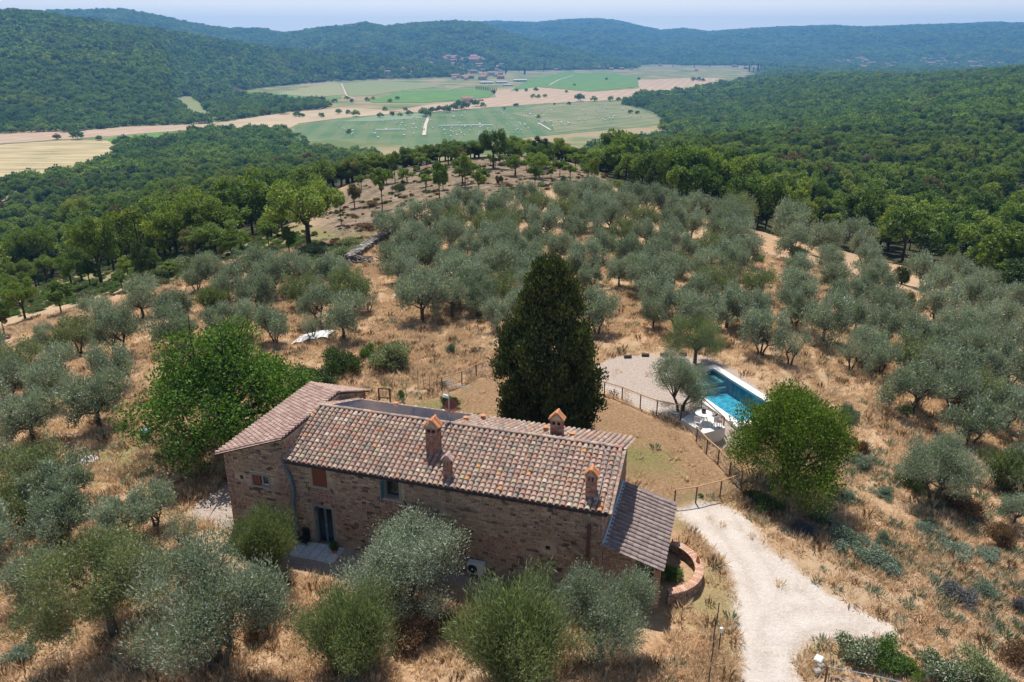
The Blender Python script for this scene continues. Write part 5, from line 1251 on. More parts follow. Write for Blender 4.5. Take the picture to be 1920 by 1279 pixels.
for (cx, cy, w, vi, hs, lab) in (
    (190, 1088, 262, 2, 1., 'large yellowish green olive tree with a dark trunk at the lower left'), (395, 1125, 320, 1, 1., 'largest grey olive tree, at lower left beside the yellowish green one'),
    (755, 1050, 236, 0, .84, 'broad olive tree shading the middle of the front wall'), (1140, 1140, 190, 1, 1.15, 'tall olive tree right below the rusty down pipe'),
    (1765, 868, 145, 1, 1.05, 'olive tree with ivy on its trunk right of the bright green locust'), (1280, 714, 108, 0, 1., 'olive tree with two dark stems beside the pool'),
    (1307, 632, 92, 2, .9, 'pale olive tree just behind the pool, right of the logs'), (1487, 643, 70, 3, .95, 'nearly bare olive tree with thin twigs in the dry grass behind the pool')):
    v = OF[vi] if vi < 3 else OMs[0]
    put_olive(cx, cy, w, v, '', label=lab, group='olive trees of the groves', hs=hs)
# ---------------- green broom like bushes
BRm = [broom(200+k, 9000) for k in range(2)]; BRf = [broom(210+k, 46000, L=.15) for k in range(3)]
for (cx, cy, w, f, hs, lab) in ((397, 565, 68, 0, 1, ''), (108, 655, 52, 0, 1, ''), (825, 487, 46, 0, 1, ''), (947, 503, 50, 0, 1, ''), (1212, 420, 26, 0, 1, ''), (1275, 500, 52, 0, 1.2, ''), (1495, 480, 42, 0, 1, ''),
    (496, 1022, 150, 1, 1.15, 'green shoot thicket against the corner of the stone wing'), (658, 1195, 220, 1, 1., 'round green bush at the bottom, left of the largest one'), (966, 1205, 275, 1, 1., 'largest green bush at the bottom centre of the photo'),
    (1890, 885, 98, 0, 1.1, 'dark green round bush at the right edge below the olive grove')):
    p = solve(cx, cy, 1.2)
    for _ in range(3): d = float(project(p)[2]); s = w*d/FOC/3.75; p = solve(cx, cy, 1.3*s*hs)
    v = R.choice(BRf) if f else R.choice(BRm)
    if f == 0: 
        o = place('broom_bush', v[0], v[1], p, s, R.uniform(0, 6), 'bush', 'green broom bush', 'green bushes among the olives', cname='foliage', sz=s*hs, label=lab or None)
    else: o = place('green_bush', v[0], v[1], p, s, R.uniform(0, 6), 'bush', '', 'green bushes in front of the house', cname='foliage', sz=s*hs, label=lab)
# ---------------- the three big trees by the house
R2 = np.random.default_rng(300)
def big(name, cx, cy, w, h, ybase, blobs, n, L, mat, asp, trunkH, r0, label, cat, bark='bark', shell=.4, up=0.):
    pass
wb = [(q[0], q[1], q[2], q[3]) for q in blobs_dome(R2, 46, 4.6, 1.6, 7.2, 1.35, .95)]
c, d = crown_pts(R2, wb, 34000, .5); wc = leaf_mesh('crown', c, R2.normal(size=c.shape)+d*.5, .20, M['walnut'], R2, .5)
wt = tree_trunk('trunk', wb, 'bark_dark', 7.5, .38, R2, 14, fork=.26)
p = flat(440, 836); p[2] = gz(p[0], p[1]); pw_ = float(project(p)[2]); 
place('walnut_tree', wc, wt, p, 330*pw_/FOC/10.9, .6, 'walnut tree', '', None, label='big bright green walnut tree overhanging the left end of the house', sz=330*pw_/FOC/10.2)
ab = [(q[0], q[1], q[2], q[3]) for q in blobs_dome(R2, 44, 3.3, 1.2, 6.3, 1.05, .9)]
c, d = crown_pts(R2, ab, 46000, .4); ac_ = leaf_mesh('crown', c, R2.normal(size=c.shape)*.6+d*.6+np.array([0, 0, .5]), .16, M['acacia'], R2, .38)
at_ = tree_trunk('trunk', ab, 'bark_dark', 6.4, .2, R2, 14, multi=2, fork=.22)
p = flat(1470, 930, -.6); p[2] = gz(p[0], p[1]); d_ = float(project(p)[2])
place('locust_tree', ac_, at_, p, 238*d_/FOC/8.0, 1.2, 'locust tree', '', None, sz=238*d_/FOC/8.0*1.22, label='bright lime green locust tree between the pool and the drive')
# cypress: a fat cone of upright tufts
cb_ = []
R3 = np.random.default_rng(310)
for k in range(620):
    h = R3.random(); a = R3.random()*2*PI; prof_ = 3.45*min(1., (1.04-h)*1.75)**.72*(1 if h > .10 else .88+h*1.2)
    rad = prof_*(.30+.66*R3.random()**.35)*(1+.12*math.sin(a*5+h*9)+.08*math.sin(a*9-h*23)); cb_.append((rad*math.cos(a), rad*math.sin(a), .3+h*11.9, .5+.42*R3.random()))
c, d = crown_pts(R3, cb_, 110000, .25)
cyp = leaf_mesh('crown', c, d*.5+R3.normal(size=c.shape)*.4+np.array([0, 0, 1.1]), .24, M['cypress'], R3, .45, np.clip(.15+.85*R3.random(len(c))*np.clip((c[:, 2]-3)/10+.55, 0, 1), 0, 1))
ct = MB().tube([(0, 0, -.3), (0, 0, 4), (0, 0, 12)], [.5, .35, .05], 8).mesh('trunk', M['bark'])
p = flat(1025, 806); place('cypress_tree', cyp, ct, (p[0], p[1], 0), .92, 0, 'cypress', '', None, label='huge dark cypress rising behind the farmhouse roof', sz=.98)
# ---------------- oaks placed one by one: crown centre, width, trunk foot y
OK_ = [oak(400+k, 9500, .26, mat='oak') for k in range(4)]; OKs = [oak(410+k, 4200, .30, wide=2.5, top=6.2, z0=.34, r=.36, nb=18, r0=.13, fork=.42) for k in range(3)]
OKb = [oak(430+k, 8000, .30, wide=3.6, top=6.5, z0=.12, r=.34, nb=24) for k in range(2)]
OKd = [oak(420, 9500, .24, mat='holm', wide=3.2, top=6.5, z0=.2, r=.34)]
def put_oak(cx, cy, w, yb, v, kw, label=None, W0=8.6, name='oak_tree', cat='oak tree', group='oaks on and around the bare knoll', H0=None):
    p = ground_at(cx+(0), yb)
    while math.hypot(p[0], p[1]) > 245 and yb < 420 and cx > 560: yb += 2.; cy += 2.; p = ground_at(cx, yb)
    d = float(project(p)[2]); s = w*d/FOC/W0
    # height so that the crown centre comes out where it stands in the photograph
    zc = None
    rr_ = ray(cx, cy); k = p[1]/rr_[1]; zc = CAMH+rr_[2]*k-p[2]
    hs = max(.6*s, min(1.6*s, zc/(.66*(H0 or 8.)))); return place(name, v[0], v[1], p, s, R.uniform(0, 6.28), cat, kw, group, sz=hs, label=label)
for (cx, cy, w, yb, k, lab) in ((580, 385, 152, 466, 0, 'spreading oak with a long leaning trunk at the foot of the bare knoll'), (372, 398, 120, 470, 0, 'broad dark oak left of the spreading oak, its crown low'), (405, 440, 105, 482, 1, 'low wide oak in front of the broad dark oak'),
    (75, 455, 100, 528, 0, 'forked oak with a dark bare trunk near the left edge'), (190, 452, 92, 530, 1, 'oak with crooked spreading limbs right of the forked oak'), (272, 478, 62, 540, 3, 'dense dark tree right of the oak with crooked limbs'),
    (48, 552, 72, 600, 1, ''), (116, 545, 66, 590, 2, ''), (10, 582, 46, 632, 2, ''), (250, 410, 70, 445, 0, ''), (300, 430, 60, 470, 1, ''), (230, 520, 40, 545, 2, ''), (150, 395, 60, 440, 0, ''), (20, 480, 70, 530, 1, ''), (-40, 560, 80, 620, 0, ''), (170, 500, 50, 540, 2, ''), (320, 500, 45, 520, 2, ''),
    (925, 268, 62, 315, 0, 'round oak standing out on the crest of the bare knoll'), (1010, 278, 48, 306, 3, 'dark oak on the crest right of the round one'), (717, 337, 46, 394, 2, 'lone oak with a long bare trunk on the left of the knoll'), (665, 357, 42, 390, 2, 'small leaning oak left of the lone bare trunked oak'),
    (824, 322, 44, 372, 2, ''), (898, 336, 36, 374, 2, ''), (872, 303, 38, 350, 2, ''), (1003, 325, 30, 362, 2, ''), (1114, 310, 32, 352, 2, ''), (741, 290, 32, 342, 2, ''), (935, 330, 18, 358, 2, ''), (1160, 345, 30, 362, 1, ''), (700, 285, 44, 310, 1, ''), (760, 275, 46, 300, 0, ''),
    (660, 300, 50, 330, 1, ''), (610, 330, 60, 360, 0, ''), (800, 278, 40, 302, 1, ''), (845, 275, 38, 300, 0, ''), (965, 280, 30, 306, 1, ''), (1052, 275, 44, 304, 0, ''), (1085, 285, 42, 308, 1, ''), (1125, 295, 44, 320, 0, ''), (1225, 335, 52, 372, 3, 'dark round tree at the upper right end of the olive grove'), (1100, 318, 26, 336, 2, ''),
    (1420, 385, 40, 425, 3, ''), (1435, 400, 34, 430, 3, ''), (1340, 372, 36, 395, 3, ''), (505, 430, 50, 470, 2, ''), (543, 440, 44, 480, 2, ''), (640, 380, 30, 420, 2, '')):
    v = {0: OK_[R.randrange(4)], 1: OK_[R.randrange(4)], 2: OKs[R.randrange(3)], 3: OKd[0]}[k]
    put_oak(cx, cy, w, yb, v, {0: 'green oak tree', 1: 'green oak tree', 2: 'slim oak tree', 3: 'dark evergreen oak'}[k], lab or None, W0={0: 8.6, 1: 8.6, 2: 5.4, 3: 7.2}[k], H0={0: 8., 1: 8., 2: 6.6, 3: 5.6}[k])
for k in range(72):
    cx = 560+k*8.3+R.uniform(-8, 8); yb = np.interp(cx, [560, 640, 700, 800, 1000, 1150], [372, 330, 302, 290, 287, 318])+R.uniform(-16, 5); w = R.uniform(36, 62)*(1.3 if cx < 690 else 1)
    if 905 < cx < 945: continue
    put_oak(cx, yb-w*.36, w, yb, R.choice(OK_+OKb), 'crest oak tree')
for k in range(64):        # the oak wood thinning out towards the left olives
    cx = R.uniform(-60, 560); yb = np.interp(cx, [-60, 130, 300, 450, 560], [600, 545, 520, 480, 450])-R.random()*70+R.uniform(-6, 6); w = R.uniform(36, 70)
    put_oak(cx, yb-w*.6, w, yb, R.choice(OK_+OKs[:1]+OKd), 'left slope oak tree')
for k in range(58):        # young trees spread over the upper knoll
    cx = R.uniform(640, 1140); yb = np.interp(cx, [640, 700, 800, 1000, 1150], [345, 318, 302, 302, 330])+R.random()**1.6*np.interp(cx, [640, 900, 1150], [80, 50, 12]); w = R.uniform(18, 40)
    put_oak(cx, yb-w*.62, w, yb, R.choice(OKs+OK_[:1]), 'young knoll tree', W0=5.6, H0=6.6)
# ---------------- shrubs near the house, placed one by one
def shrub_mesh(n, L, mt, seed, nb=9):
    R_ = np.random.default_rng(seed); b = [(R_.normal()*.42, R_.normal()*.42, .25+R_.random()*.75, .28+R_.random()*.28) for _ in range(nb)]+[(.62*math.cos(a), .62*math.sin(a), .25+.2*R_.random(), .3) for a in np.arange(0, 6.2, 1.05)]
    c, d = crown_pts(R_, b, n, .4); return leaf_mesh('foliage', c, d*.6+R_.normal(size=c.shape)*.6+np.array([0, 0, .6]), L, mt, R_, .34)
SH = {m_: shrub_mesh(5200, .13, M[m_], 500+i) for i, m_ in enumerate(('holm', 'bright', 'olive_green', 'sage', 'lavender', 'white_flower', 'dry_twig', 'oak', 'broom'))}

stm = MB()
for k in range(7): stm.tube([(0, 0, -.15), (.5*math.cos(k), .5*math.sin(k), .9)], [.05, .015], 4, cap=False)
stm = stm.mesh('stems', M['bark'])
def shrub(cx, cy, w, h, m_, label, cat='shrub', name='shrub', group=None, words=None, mesh=None):
    p = ground_at(cx, cy+h*.38); d = float(project(p)[2]); s = w*d/FOC/2.15; hz = h*d/FOC/1.9
    return place(name, mesh or SH[m_], stm, p, s, R.uniform(0, 6), cat, words, group, cname='foliage', sz=hz, label=label)
for a in ((645, 668, 80, 78, 'holm', 'dark green laurel shrub behind the wing roof'), (736, 664, 86, 66, 'olive_green', 'feathery light green shrub right of the dark laurel'), (690, 655, 40, 44, 'bright', 'small green shrub between the laurel and the feathery one'),
    (590, 700, 90, 50, 'holm', 'low dark hedge between the walnut and the laurel'), (845, 748, 36, 42, 'holm', 'small dark shrub beside the roof aerial'), (893, 778, 26, 16, 'bright', 'low green cushion plant left of the cypress'), (752, 738, 18, 28, 'bright', 'young climbing plant in the grass behind the solar panels'),
    (846, 650, 18, 34, 'sage', 'small blue green bush by the charred ring'), (833, 717, 16, 14, 'sage', 'grey garden plant at the fence corner behind the aerial'), (1540, 965, 52, 32, 'white_flower', 'cream flowering shrub below the locust tree'), (1585, 1000, 70, 48, 'sage', 'large blue grey lavender cotton below the locust tree'),
    (1640, 1040, 76, 40, 'sage', 'long grey green cotton lavender on the bank'), (1590, 930, 44, 30, 'sage', 'pale sage tuft on the upper slope'), (1655, 920, 40, 30, 'sage', 'pale sage tuft left of the ivy covered olive'), (1655, 1005, 34, 40, 'sage', 'grey sage tuft standing alone in the dry slope'), (1790, 1025, 60, 28, 'sage', 'grey sage patch in the middle of the right slope'),
    (1850, 1035, 50, 28, 'sage', 'grey sage patch at the right slope, nearer the edge'), (1740, 985, 50, 26, 'sage', 'grey sage patch under the dry thistles'), (1672, 1068, 34, 22, 'lavender', 'violet lavender clump in the bank'), (1790, 1105, 70, 34, 'lavender', 'widest violet lavender clump on the bank'), (1760, 1090, 44, 26, 'sage', 'sage clump left of the widest lavender'),
    (1845, 1100, 50, 40, 'sage', 'sage clump right of the widest lavender'), (1910, 1130, 40, 36, 'lavender', 'lavender clump at the right edge of the photo'), (1505, 985, 50, 24, 'lavender', 'dusty lavender row under the locust shade'), (1440, 935, 60, 40, 'holm', 'dark weedy shrub under the locust tree'), (1410, 925, 26, 16, 'holm', 'small dark plant at the end of the new rail fence'),
    (1315, 928, 10, 18, 'bright', 'small green plant at the new rail fence'), (1262, 1068, 46, 36, 'bright', 'leafy yellow green plants inside the curved wall'), (1180, 1085, 60, 70, 'oak', 'dark climbing greenery under the porch roof'), (1225, 1075, 30, 70, 'bright', 'green creeper on the porch corner pillar'),
    (1605, 1212, 88, 62, 'white_flower', 'leftmost cream flowering hedge bush'), (1668, 1222, 84, 78, 'bright', 'green hedge bush right of the leftmost cream one'), (1762, 1248, 92, 62, 'white_flower', 'second cream flowering hedge bush'), (1838, 1252, 100, 66, 'olive_green', 'dull green hedge bush at the right'), (1895, 1215, 66, 46, 'dry_twig', 'leafless violet brown bush in the lower right'), (1712, 1252, 50, 50, 'oak', 'dark green filler bush in the hedge'),
    (1005, 1115, 46, 50, 'bright', 'bright green sprouting plant behind the largest bush'), (960, 1095, 34, 30, 'holm', 'dark plant at the foot of the front wall'), (765, 1185, 90, 50, 'dry_twig', 'dry brown brush under the broad olive tree'), (845, 1165, 60, 40, 'dry_twig', 'dry brown brush right of the broad olive tree'),
    (480, 1160, 60, 80, 'dry_twig', 'dry brown brush between the biggest olive and the green bush'), (45, 1215, 60, 40, 'sage', 'grey spiky plant in the bottom left corner'), (105, 1150, 90, 60, 'dry_twig', 'brown bramble under the yellowish olive'), (1715, 890, 56, 70, 'holm', 'ivy mass on the left of the ivy covered olive'), (1800, 935, 80, 40, 'dry_twig', 'brown undergrowth below the ivy covered olive'),
    (1600, 830, 26, 40, 'dry_twig', 'brown dead shrub right of the locust tree'), (1620, 838, 26, 40, 'dry_twig', 'second brown dead shrub right of the locust tree'), (1590, 770, 36, 60, 'sage', 'grey leafed shrub behind the right side of the locust'), (1615, 860, 50, 40, 'sage', 'grey sage below the dead shrubs'),
    (1880, 1000, 50, 60, 'dry_twig', 'dry thistle thicket at the right edge'), (1720, 850, 30, 20, 'dry_twig', 'dry brush at the end of the dry grass clearing'), (1790, 770, 60, 34, 'dry_twig', 'dark brush under the olives at the right'), (1700, 768, 34, 24, 'holm', 'small dark shoots at an olive foot'), (585, 468, 60, 30, 'olive_green', 'low green scrub at the foot of the spreading oak'),
    (620, 500, 56, 36, 'bright', 'yellow green bramble left of the branch pile'), (655, 452, 60, 24, 'broom', 'dull green scrub above the dry stone wall'), (640, 470, 60, 26, 'broom', 'dull green scrub left of the dry stone wall'), (690, 425, 40, 18, 'dry_twig', 'brown scrub above the dry stone wall'), (290, 455, 46, 26, 'bright', 'light green scrub between the left oaks'), (260, 450, 60, 36, 'oak', 'green thicket between the left oaks'),
    (300, 510, 70, 34, 'broom', 'dull green scrub right of the dense dark tree'), (345, 490, 60, 24, 'olive_green', 'yellowish scrub behind the left olives'), (1420, 483, 30, 20, 'bright', 'small bright green shrub in the grove by the grass lane'), (1555, 527, 18, 16, 'bright', 'small green shrub among the right grove rows'), (1690, 510, 30, 60, 'holm', 'narrow dark shrub dividing the right groves'), (1700, 560, 26, 60, 'holm', 'second narrow dark shrub dividing the right groves'),
    (1015, 345, 22, 12, 'olive_green', 'green scrub on the right of the bare knoll'), (985, 372, 30, 14, 'bright', 'yellow green scrub at the top of the grove'), (925, 395, 34, 16, 'bright', 'yellow green scrub above the left grove'), (1055, 335, 12, 26, 'holm', 'tiny dark juniper on the bare knoll'), (1095, 345, 40, 14, 'dry_twig', 'brown scrub at the right foot of the knoll'),
    (820, 395, 30, 10, 'dry_twig', 'brown scrub on the lower knoll'), (950, 345, 36, 10, 'dry_twig', 'dark brush heap in the middle of the knoll'), (750, 350, 26, 22, 'holm', 'dark brush heap on the left of the knoll'), (700, 380, 30, 14, 'dry_twig', 'brown brush between the lone oaks')):
    shrub(a[0], a[1], a[2], a[3], a[4], a[5])
# low scrub scattered over the bare knoll and grove floor: too many to count
def scatter_pts(n, poly_px, seed, mask=None):
    R_ = np.random.default_rng(seed); out = []
    xs = [q[0] for q in poly_px]; ys = [q[1] for q in poly_px]
    x = R_.uniform(min(xs), max(xs), n*3); y = R_.uniform(min(ys), max(ys), n*3); m_ = inpoly(x, y, poly_px)
    return x[m_][:n], y[m_][:n]

def gn_scatter(name, pts, scl, rot, idx, sources, label, cat, kind='stuff', tilt=None, zs=None):
    """ONE object of kind stuff: points carrying size, turn and which of the sources stands there"""
    n = len(pts); me = bpy.data.meshes.new(name); me.vertices.add(n); me.vertices.foreach_set('co', np.asarray(pts, np.float32).ravel())
    for k, t, v in (('sc', 'FLOAT_VECTOR', np.stack([scl, scl, scl if zs is None else zs], 1).astype(np.float32)), ('rz', 'FLOAT', np.asarray(rot, np.float32)), ('ix', 'INT', np.asarray(idx, np.int32))):
        a = me.attributes.new(k, t, 'POINT'); a.data.foreach_set('vector' if t == 'FLOAT_VECTOR' else 'value', v.ravel())
    o = link(name, me, kind=kind, label=label, cat=cat)
    g = bpy.data.node_groups.new(name, 'GeometryNodeTree'); g.interface.new_socket('Geometry', in_out='INPUT', socket_type='NodeSocketGeometry'); g.interface.new_socket('Geometry', in_out='OUTPUT', socket_type='NodeSocketGeometry')
    gi = g.nodes.new('NodeGroupInput'); go = g.nodes.new('NodeGroupOutput'); jn = g.nodes.new('GeometryNodeJoinGeometry')
    sa = g.nodes.new('GeometryNodeInputNamedAttribute'); sa.data_type = 'FLOAT_VECTOR'; sa.inputs[0].default_value = 'sc'
    ra = g.nodes.new('GeometryNodeInputNamedAttribute'); ra.data_type = 'FLOAT'; ra.inputs[0].default_value = 'rz'
    ia = g.nodes.new('GeometryNodeInputNamedAttribute'); ia.data_type = 'INT'; ia.inputs[0].default_value = 'ix'
    cx_ = g.nodes.new('ShaderNodeCombineXYZ'); g.links.new(ra.outputs[0], cx_.inputs[2])
    for k, so in enumerate(sources):
        cmp_ = g.nodes.new('FunctionNodeCompare'); cmp_.data_type = 'INT'; cmp_.operation = 'EQUAL'
        g.links.new(ia.outputs[0], cmp_.inputs[2]); cmp_.inputs[3].default_value = k
        oi = g.nodes.new('GeometryNodeObjectInfo'); oi.inputs[0].default_value = so; oi.inputs['As Instance'].default_value = True
        ip = g.nodes.new('GeometryNodeInstanceOnPoints')
        g.links.new(gi.outputs[0], ip.inputs['Points']); g.links.new(cmp_.outputs[0], ip.inputs['Selection']); g.links.new(oi.outputs['Geometry'], ip.inputs['Instance'])
        g.links.new(cx_.outputs[0], ip.inputs['Rotation']); g.links.new(sa.outputs[0], ip.inputs['Scale']); g.links.new(ip.outputs[0], jn.inputs[0])
    g.links.new(jn.outputs[0], go.inputs[0])
    md = o.modifiers.new('scatter', 'NODES'); md.node_group = g; return o
# ---------------- woodland: the 280 nearest as trees, the rest as stuff
def wood_mesh(seed, n, L, mat, wide=4., top=7., nb=12):
    cr, tr = oak(seed, n, L, wide=wide, top=top, mat=mat, nb=nb, z0=.3, r=.40, nl=3, r0=.2); return join_cr(cr, tr, 'woodland_tree')
WN = [wood_mesh(600+k, 3000, .40, 'oak') for k in range(3)]+[wood_mesh(605, 3000, .34, 'holm', wide=3.3, top=6.2), wood_mesh(606, 3000, .36, 'oak', wide=3., top=7.5)]
WM = [wood_mesh(610+k, 420, 1.15, 'wood_far', nb=9) for k in range(3)]
def wood_far_mesh(seed, n, L):
    R_ = np.random.default_rng(seed); b = blobs_dome(R_, 7, 3.3, 2.0, 6.2, 2.0, .9); c, d = crown_pts(R_, b, n, .6)
    return leaf_mesh('distant_tree', c, R_.normal(size=c.shape)+d*.3, L, M['wood_far'], R_, .75)
WF = [wood_far_mesh(620+k, 70, 2.9) for k in range(2)]
def jitter_grid(x0, x1, y0, y1, st, seed):
    R_ = np.random.default_rng(seed); gx, gy = np.meshgrid(np.arange(x0, x1, st), np.arange(y0, y1, st)); x = gx.ravel()+R_.uniform(-.42, .42, gx.size)*st; y = gy.ravel()+R_.uniform(-.42, .42, gx.size)*st
    return x, y
def in_fields(x, y, grow=0.):
    m_ = np.zeros(x.shape, bool)
    for f in FW: m_ |= inpoly(x, y, f)
    return m_
WOODV = [  # valley floor woods, as picture outlines on the valley floor
 [(366, 186), (430, 184), (520, 187), (600, 190), (618, 200), (600, 206), (560, 216), (500, 222), (440, 226), (405, 228), (398, 214)],
 [(-400, 262), (0, 250), (150, 246), (240, 240), (330, 235), (400, 232), (390, 205), (320, 180), (-400, 150)],
 [(212, 300), (216, 272), (300, 268), (400, 246), (560, 250), (600, 262), (640, 256), (640, 300), (300, 420), (0, 420), (0, 340), (180, 322)],
 [(600, 262), (560, 246), (585, 236), (640, 252)],
 [(-400, 350), (0, 342), (80, 340), (210, 305), (640, 290), (700, 300), (700, 420), (-400, 420)],
 [(1150, 205), (1200, 180), (1290, 176), (1380, 160), (1500, 160), (1700, 260), (1240, 250), (1245, 230)],
 [(820, 202), (880, 192), (890, 199), (850, 212), (800, 216)], [(-400, 300), (0, 298), (40, 270), (0, 262), (-400, 262)]]
WVW = [wpoly(p, VAL) for p in WOODV]
def wood_points():
    out = []
    for (r0, r1, st, sd_) in ((95, 650, 6.3, 1), (650, 1500, 8.0, 2), (1500, 2800, 10.5, 3), (2800, 4800, 15., 4), (4800, 8200, 23., 5)):
        xm = r1*.80; x, y = jitter_grid(-xm, xm, r0*.7, r1, st, sd_); r = np.hypot(x, y); az = np.abs(np.arctan2(x, y)) < math.radians(39)
        k = (r >= r0) & (r < r1) & az; x, y, r = x[k], y[k], r[k]; z = height(x, y); px_, py_, d_ = project(np.stack([x, y, z], -1))
        k = (py_ < np.interp(px_, CX, CY)) & (px_ > -330) & (px_ < 2250); x, y, z, px_, py_, r = [v[k] for v in (x, y, z, px_, py_, r)]
        floor = np.abs(z-VAL) < 2.5; keep = ~floor
        for w in WVW: keep |= floor & inpoly(x, y, w)
        keep &= ~in_fields(x, y)
        # village land and orchards thin out
        vil = inpoly(px_, py_, [(600, 150), (640, 118), (740, 112), (830, 100), (940, 112), (960, 140), (930, 152), (700, 150)]) & (r > 2300)
        keep &= ~(vil & (np.random.default_rng(9).random(len(x)) < .40))
        hole = fbm(x/60, y/60, 91) < -.235; keep &= ~(hole & (r > 300))
        out.append(np.stack([x[keep], y[keep], z[keep], r[keep], np.full(keep.sum(), st)], 1))
    return np.concatenate(out)
WP = wood_points()
bare_keep = ~inpoly(WP[:, 0], WP[:, 1], P_BARE); WP = WP[bare_keep]
# drop what stands behind a ridge, seen from anywhere near the photograph's standpoint
def visible(P, lift=9., tol=2.5):
    az = np.arctan2(P[:, 0], P[:, 1]); rr = 60*1.02**np.arange(0, 250); A_ = np.radians(np.arange(-40, 40.2, .4))
    a2, r2 = np.meshgrid(A_, rr, indexing='ij'); hz = height(r2*np.sin(a2), r2*np.cos(a2)); el = (hz-CAMH-tol*1.0)/r2
    mx = np.maximum.accumulate(el, 1); mx = np.concatenate([np.full((len(A_), 1), -9.), mx[:, :-1]], 1)
    i = np.clip(((az-A_[0])/(A_[1]-A_[0])).round().astype(int), 0, len(A_)-1); j = np.clip((np.log(P[:, 3]/60)/math.log(1.02)).astype(int), 0, 249)
    return (P[:, 2]+lift-CAMH)/P[:, 3] > mx[i, j]-.0015
WP = WP[visible(WP)]
print('wood points', len(WP))
RW = np.random.default_rng(77)
px_, py_, d_ = project(WP[:, :3]); inview = (px_ > -10) & (px_ < 1930)
order = np.argsort(WP[:, 3]+np.where(inview, 0, 5000)); near = order[:262]; nearset = np.zeros(len(WP), bool); nearset[near] = True
kinds = ['wood oak', 'wood oak', 'wood oak', 'dark wood oak', 'tall wood oak']; SRC = [None]*5; SRCM = [None]*3; SRCF = [None]*2
for i in near:
    x, y, z, r, st = WP[i]; k = int(RW.choice(5, p=[.22, .2, .2, .23, .15])); s = RW.uniform(.7, 1.5)*(1. if k != 3 else .95)
    o = link('woodland_tree', WN[k], loc=(x, y, gz(x, y)-.3), rot=RW.uniform(0, 6.28), sc=(s, s, s*RW.uniform(.85, 1.15)), cat='woodland tree', group='nearest trees of the woods')
    if SRC[k] is None: SRC[k] = o
    TREES.append((o, np.array([x, y, z+4.5*s]), kinds[k]+'', None))
rest = WP[~nearset]
def wood_stuff(sel, src, p, name, label, grow, squash=1.):
    P = rest[sel]; n = len(P)
    if not n: return
    ix = RW.choice(len(src), n, p=p); s = RW.uniform(.55, 1.4, n)*grow
    gn_scatter(name, P[:, :3]-[0, 0, .3], s, RW.uniform(0, 6.28, n), ix, src, label, 'woodland', zs=s*RW.uniform(.8, 1.15, n)*squash); print(name, n)
# lone trees on the valley floor (mid and far meshes are first used here)
LT = """125 248 20;138 256 22;146 262 24;108 262 14;187 264 14;420 227 16;427 228 12;533 214 24;556 219 13;565 220 10;603 220 10;635 214 14;653 214 9;668 219 18;714 221 14;722 208 9;735 217 9;750 218 8;768 217 14;795 218 22;802 219 16;812 212 16;825 210 16;838 212 18;850 208 20;862 204 22;872 206 20;893 200 18;905 201 10;885 196 10;760 208 8;732 192 8;688 190 9;660 192 8;628 193 10;
1088 190 20;1113 190 11;1145 190 13;1160 189 8;1172 188 8;1170 197 10;1202 190 12;1212 190 14;1222 186 16;1235 184 12;1000 184 9;1010 184 8;1022 183 8;925 176 8;968 172 7;986 172 7;1004 171 8;1062 174 6;968 200 8;1067 197 7;1300 152 9;1310 152 8;1318 153 7;1198 150 6;1137 150 5;1077 161 5;1230 196 16;1242 194 14;1040 197 5;650 187 8;700 187 7;745 187 8;590 188 8;655 250 10;570 262 12;560 256 10;1182 213 9;1195 214 8;1010 222 8;945 206 6"""
for t in LT.replace('\n', '').split(';'):
    x, y, w = [float(v) for v in t.split()]; p = ground_at(x, y); d = float(project(p)[2]); far = w < 12; k = RW.integers(2 if far else 3); me = (WF if far else WM)[k]; s = w*d/FOC/7.6
    o = link('field_tree', me, loc=p-[0, 0, .2], rot=RW.uniform(0, 6), sc=(s, s, s*.95), cat='tree', group='lone trees among the valley fields'); TREES.append((o, p+[0, 0, 3*s], 'lone valley tree', None))
    if far and SRCF[k] is None: SRCF[k] = o
    if not far and SRCM[k] is None: SRCM[k] = o
pr5 = [.24, .22, .2, .2, .14]
pxr, pyr, _ = project(rest[:, :3]); rr_ = rest[:, 3]
wood_stuff((rr_ < 620), SRC, pr5, 'near_woodland', 'green oak wood on the slopes beyond the nearest trees', 1.0)
wood_stuff((rr_ >= 620) & (rr_ < 1500) & (pxr > 960), SRCM, [.4, .3, .3], 'ridge_woodland', 'dark wood on the long ridges at the right', 1.25)
wood_stuff((rr_ >= 620) & (rr_ < 1500) & (pxr <= 960), SRCM, [.4, .3, .3], 'valley_woodland', 'wood on the valley floor and the foot of the left hill', 1.2)
wood_stuff((rr_ >= 1500) & (rr_ < 2800), SRCF, [.5, .5], 'hill_woodland', 'wood covering the big left hill and far ridges', 1.55)
wood_stuff((rr_ >= 2800) & (rr_ < 4800), SRCF, [.5, .5], 'far_hill_woodland', 'wood covering the middle hills on the horizon', 2.2, .8)
wood_stuff((rr_ >= 4800), SRCF, [.5, .5], 'farthest_woodland', 'wood covering the bluish farthest hills', 3.3, .6)

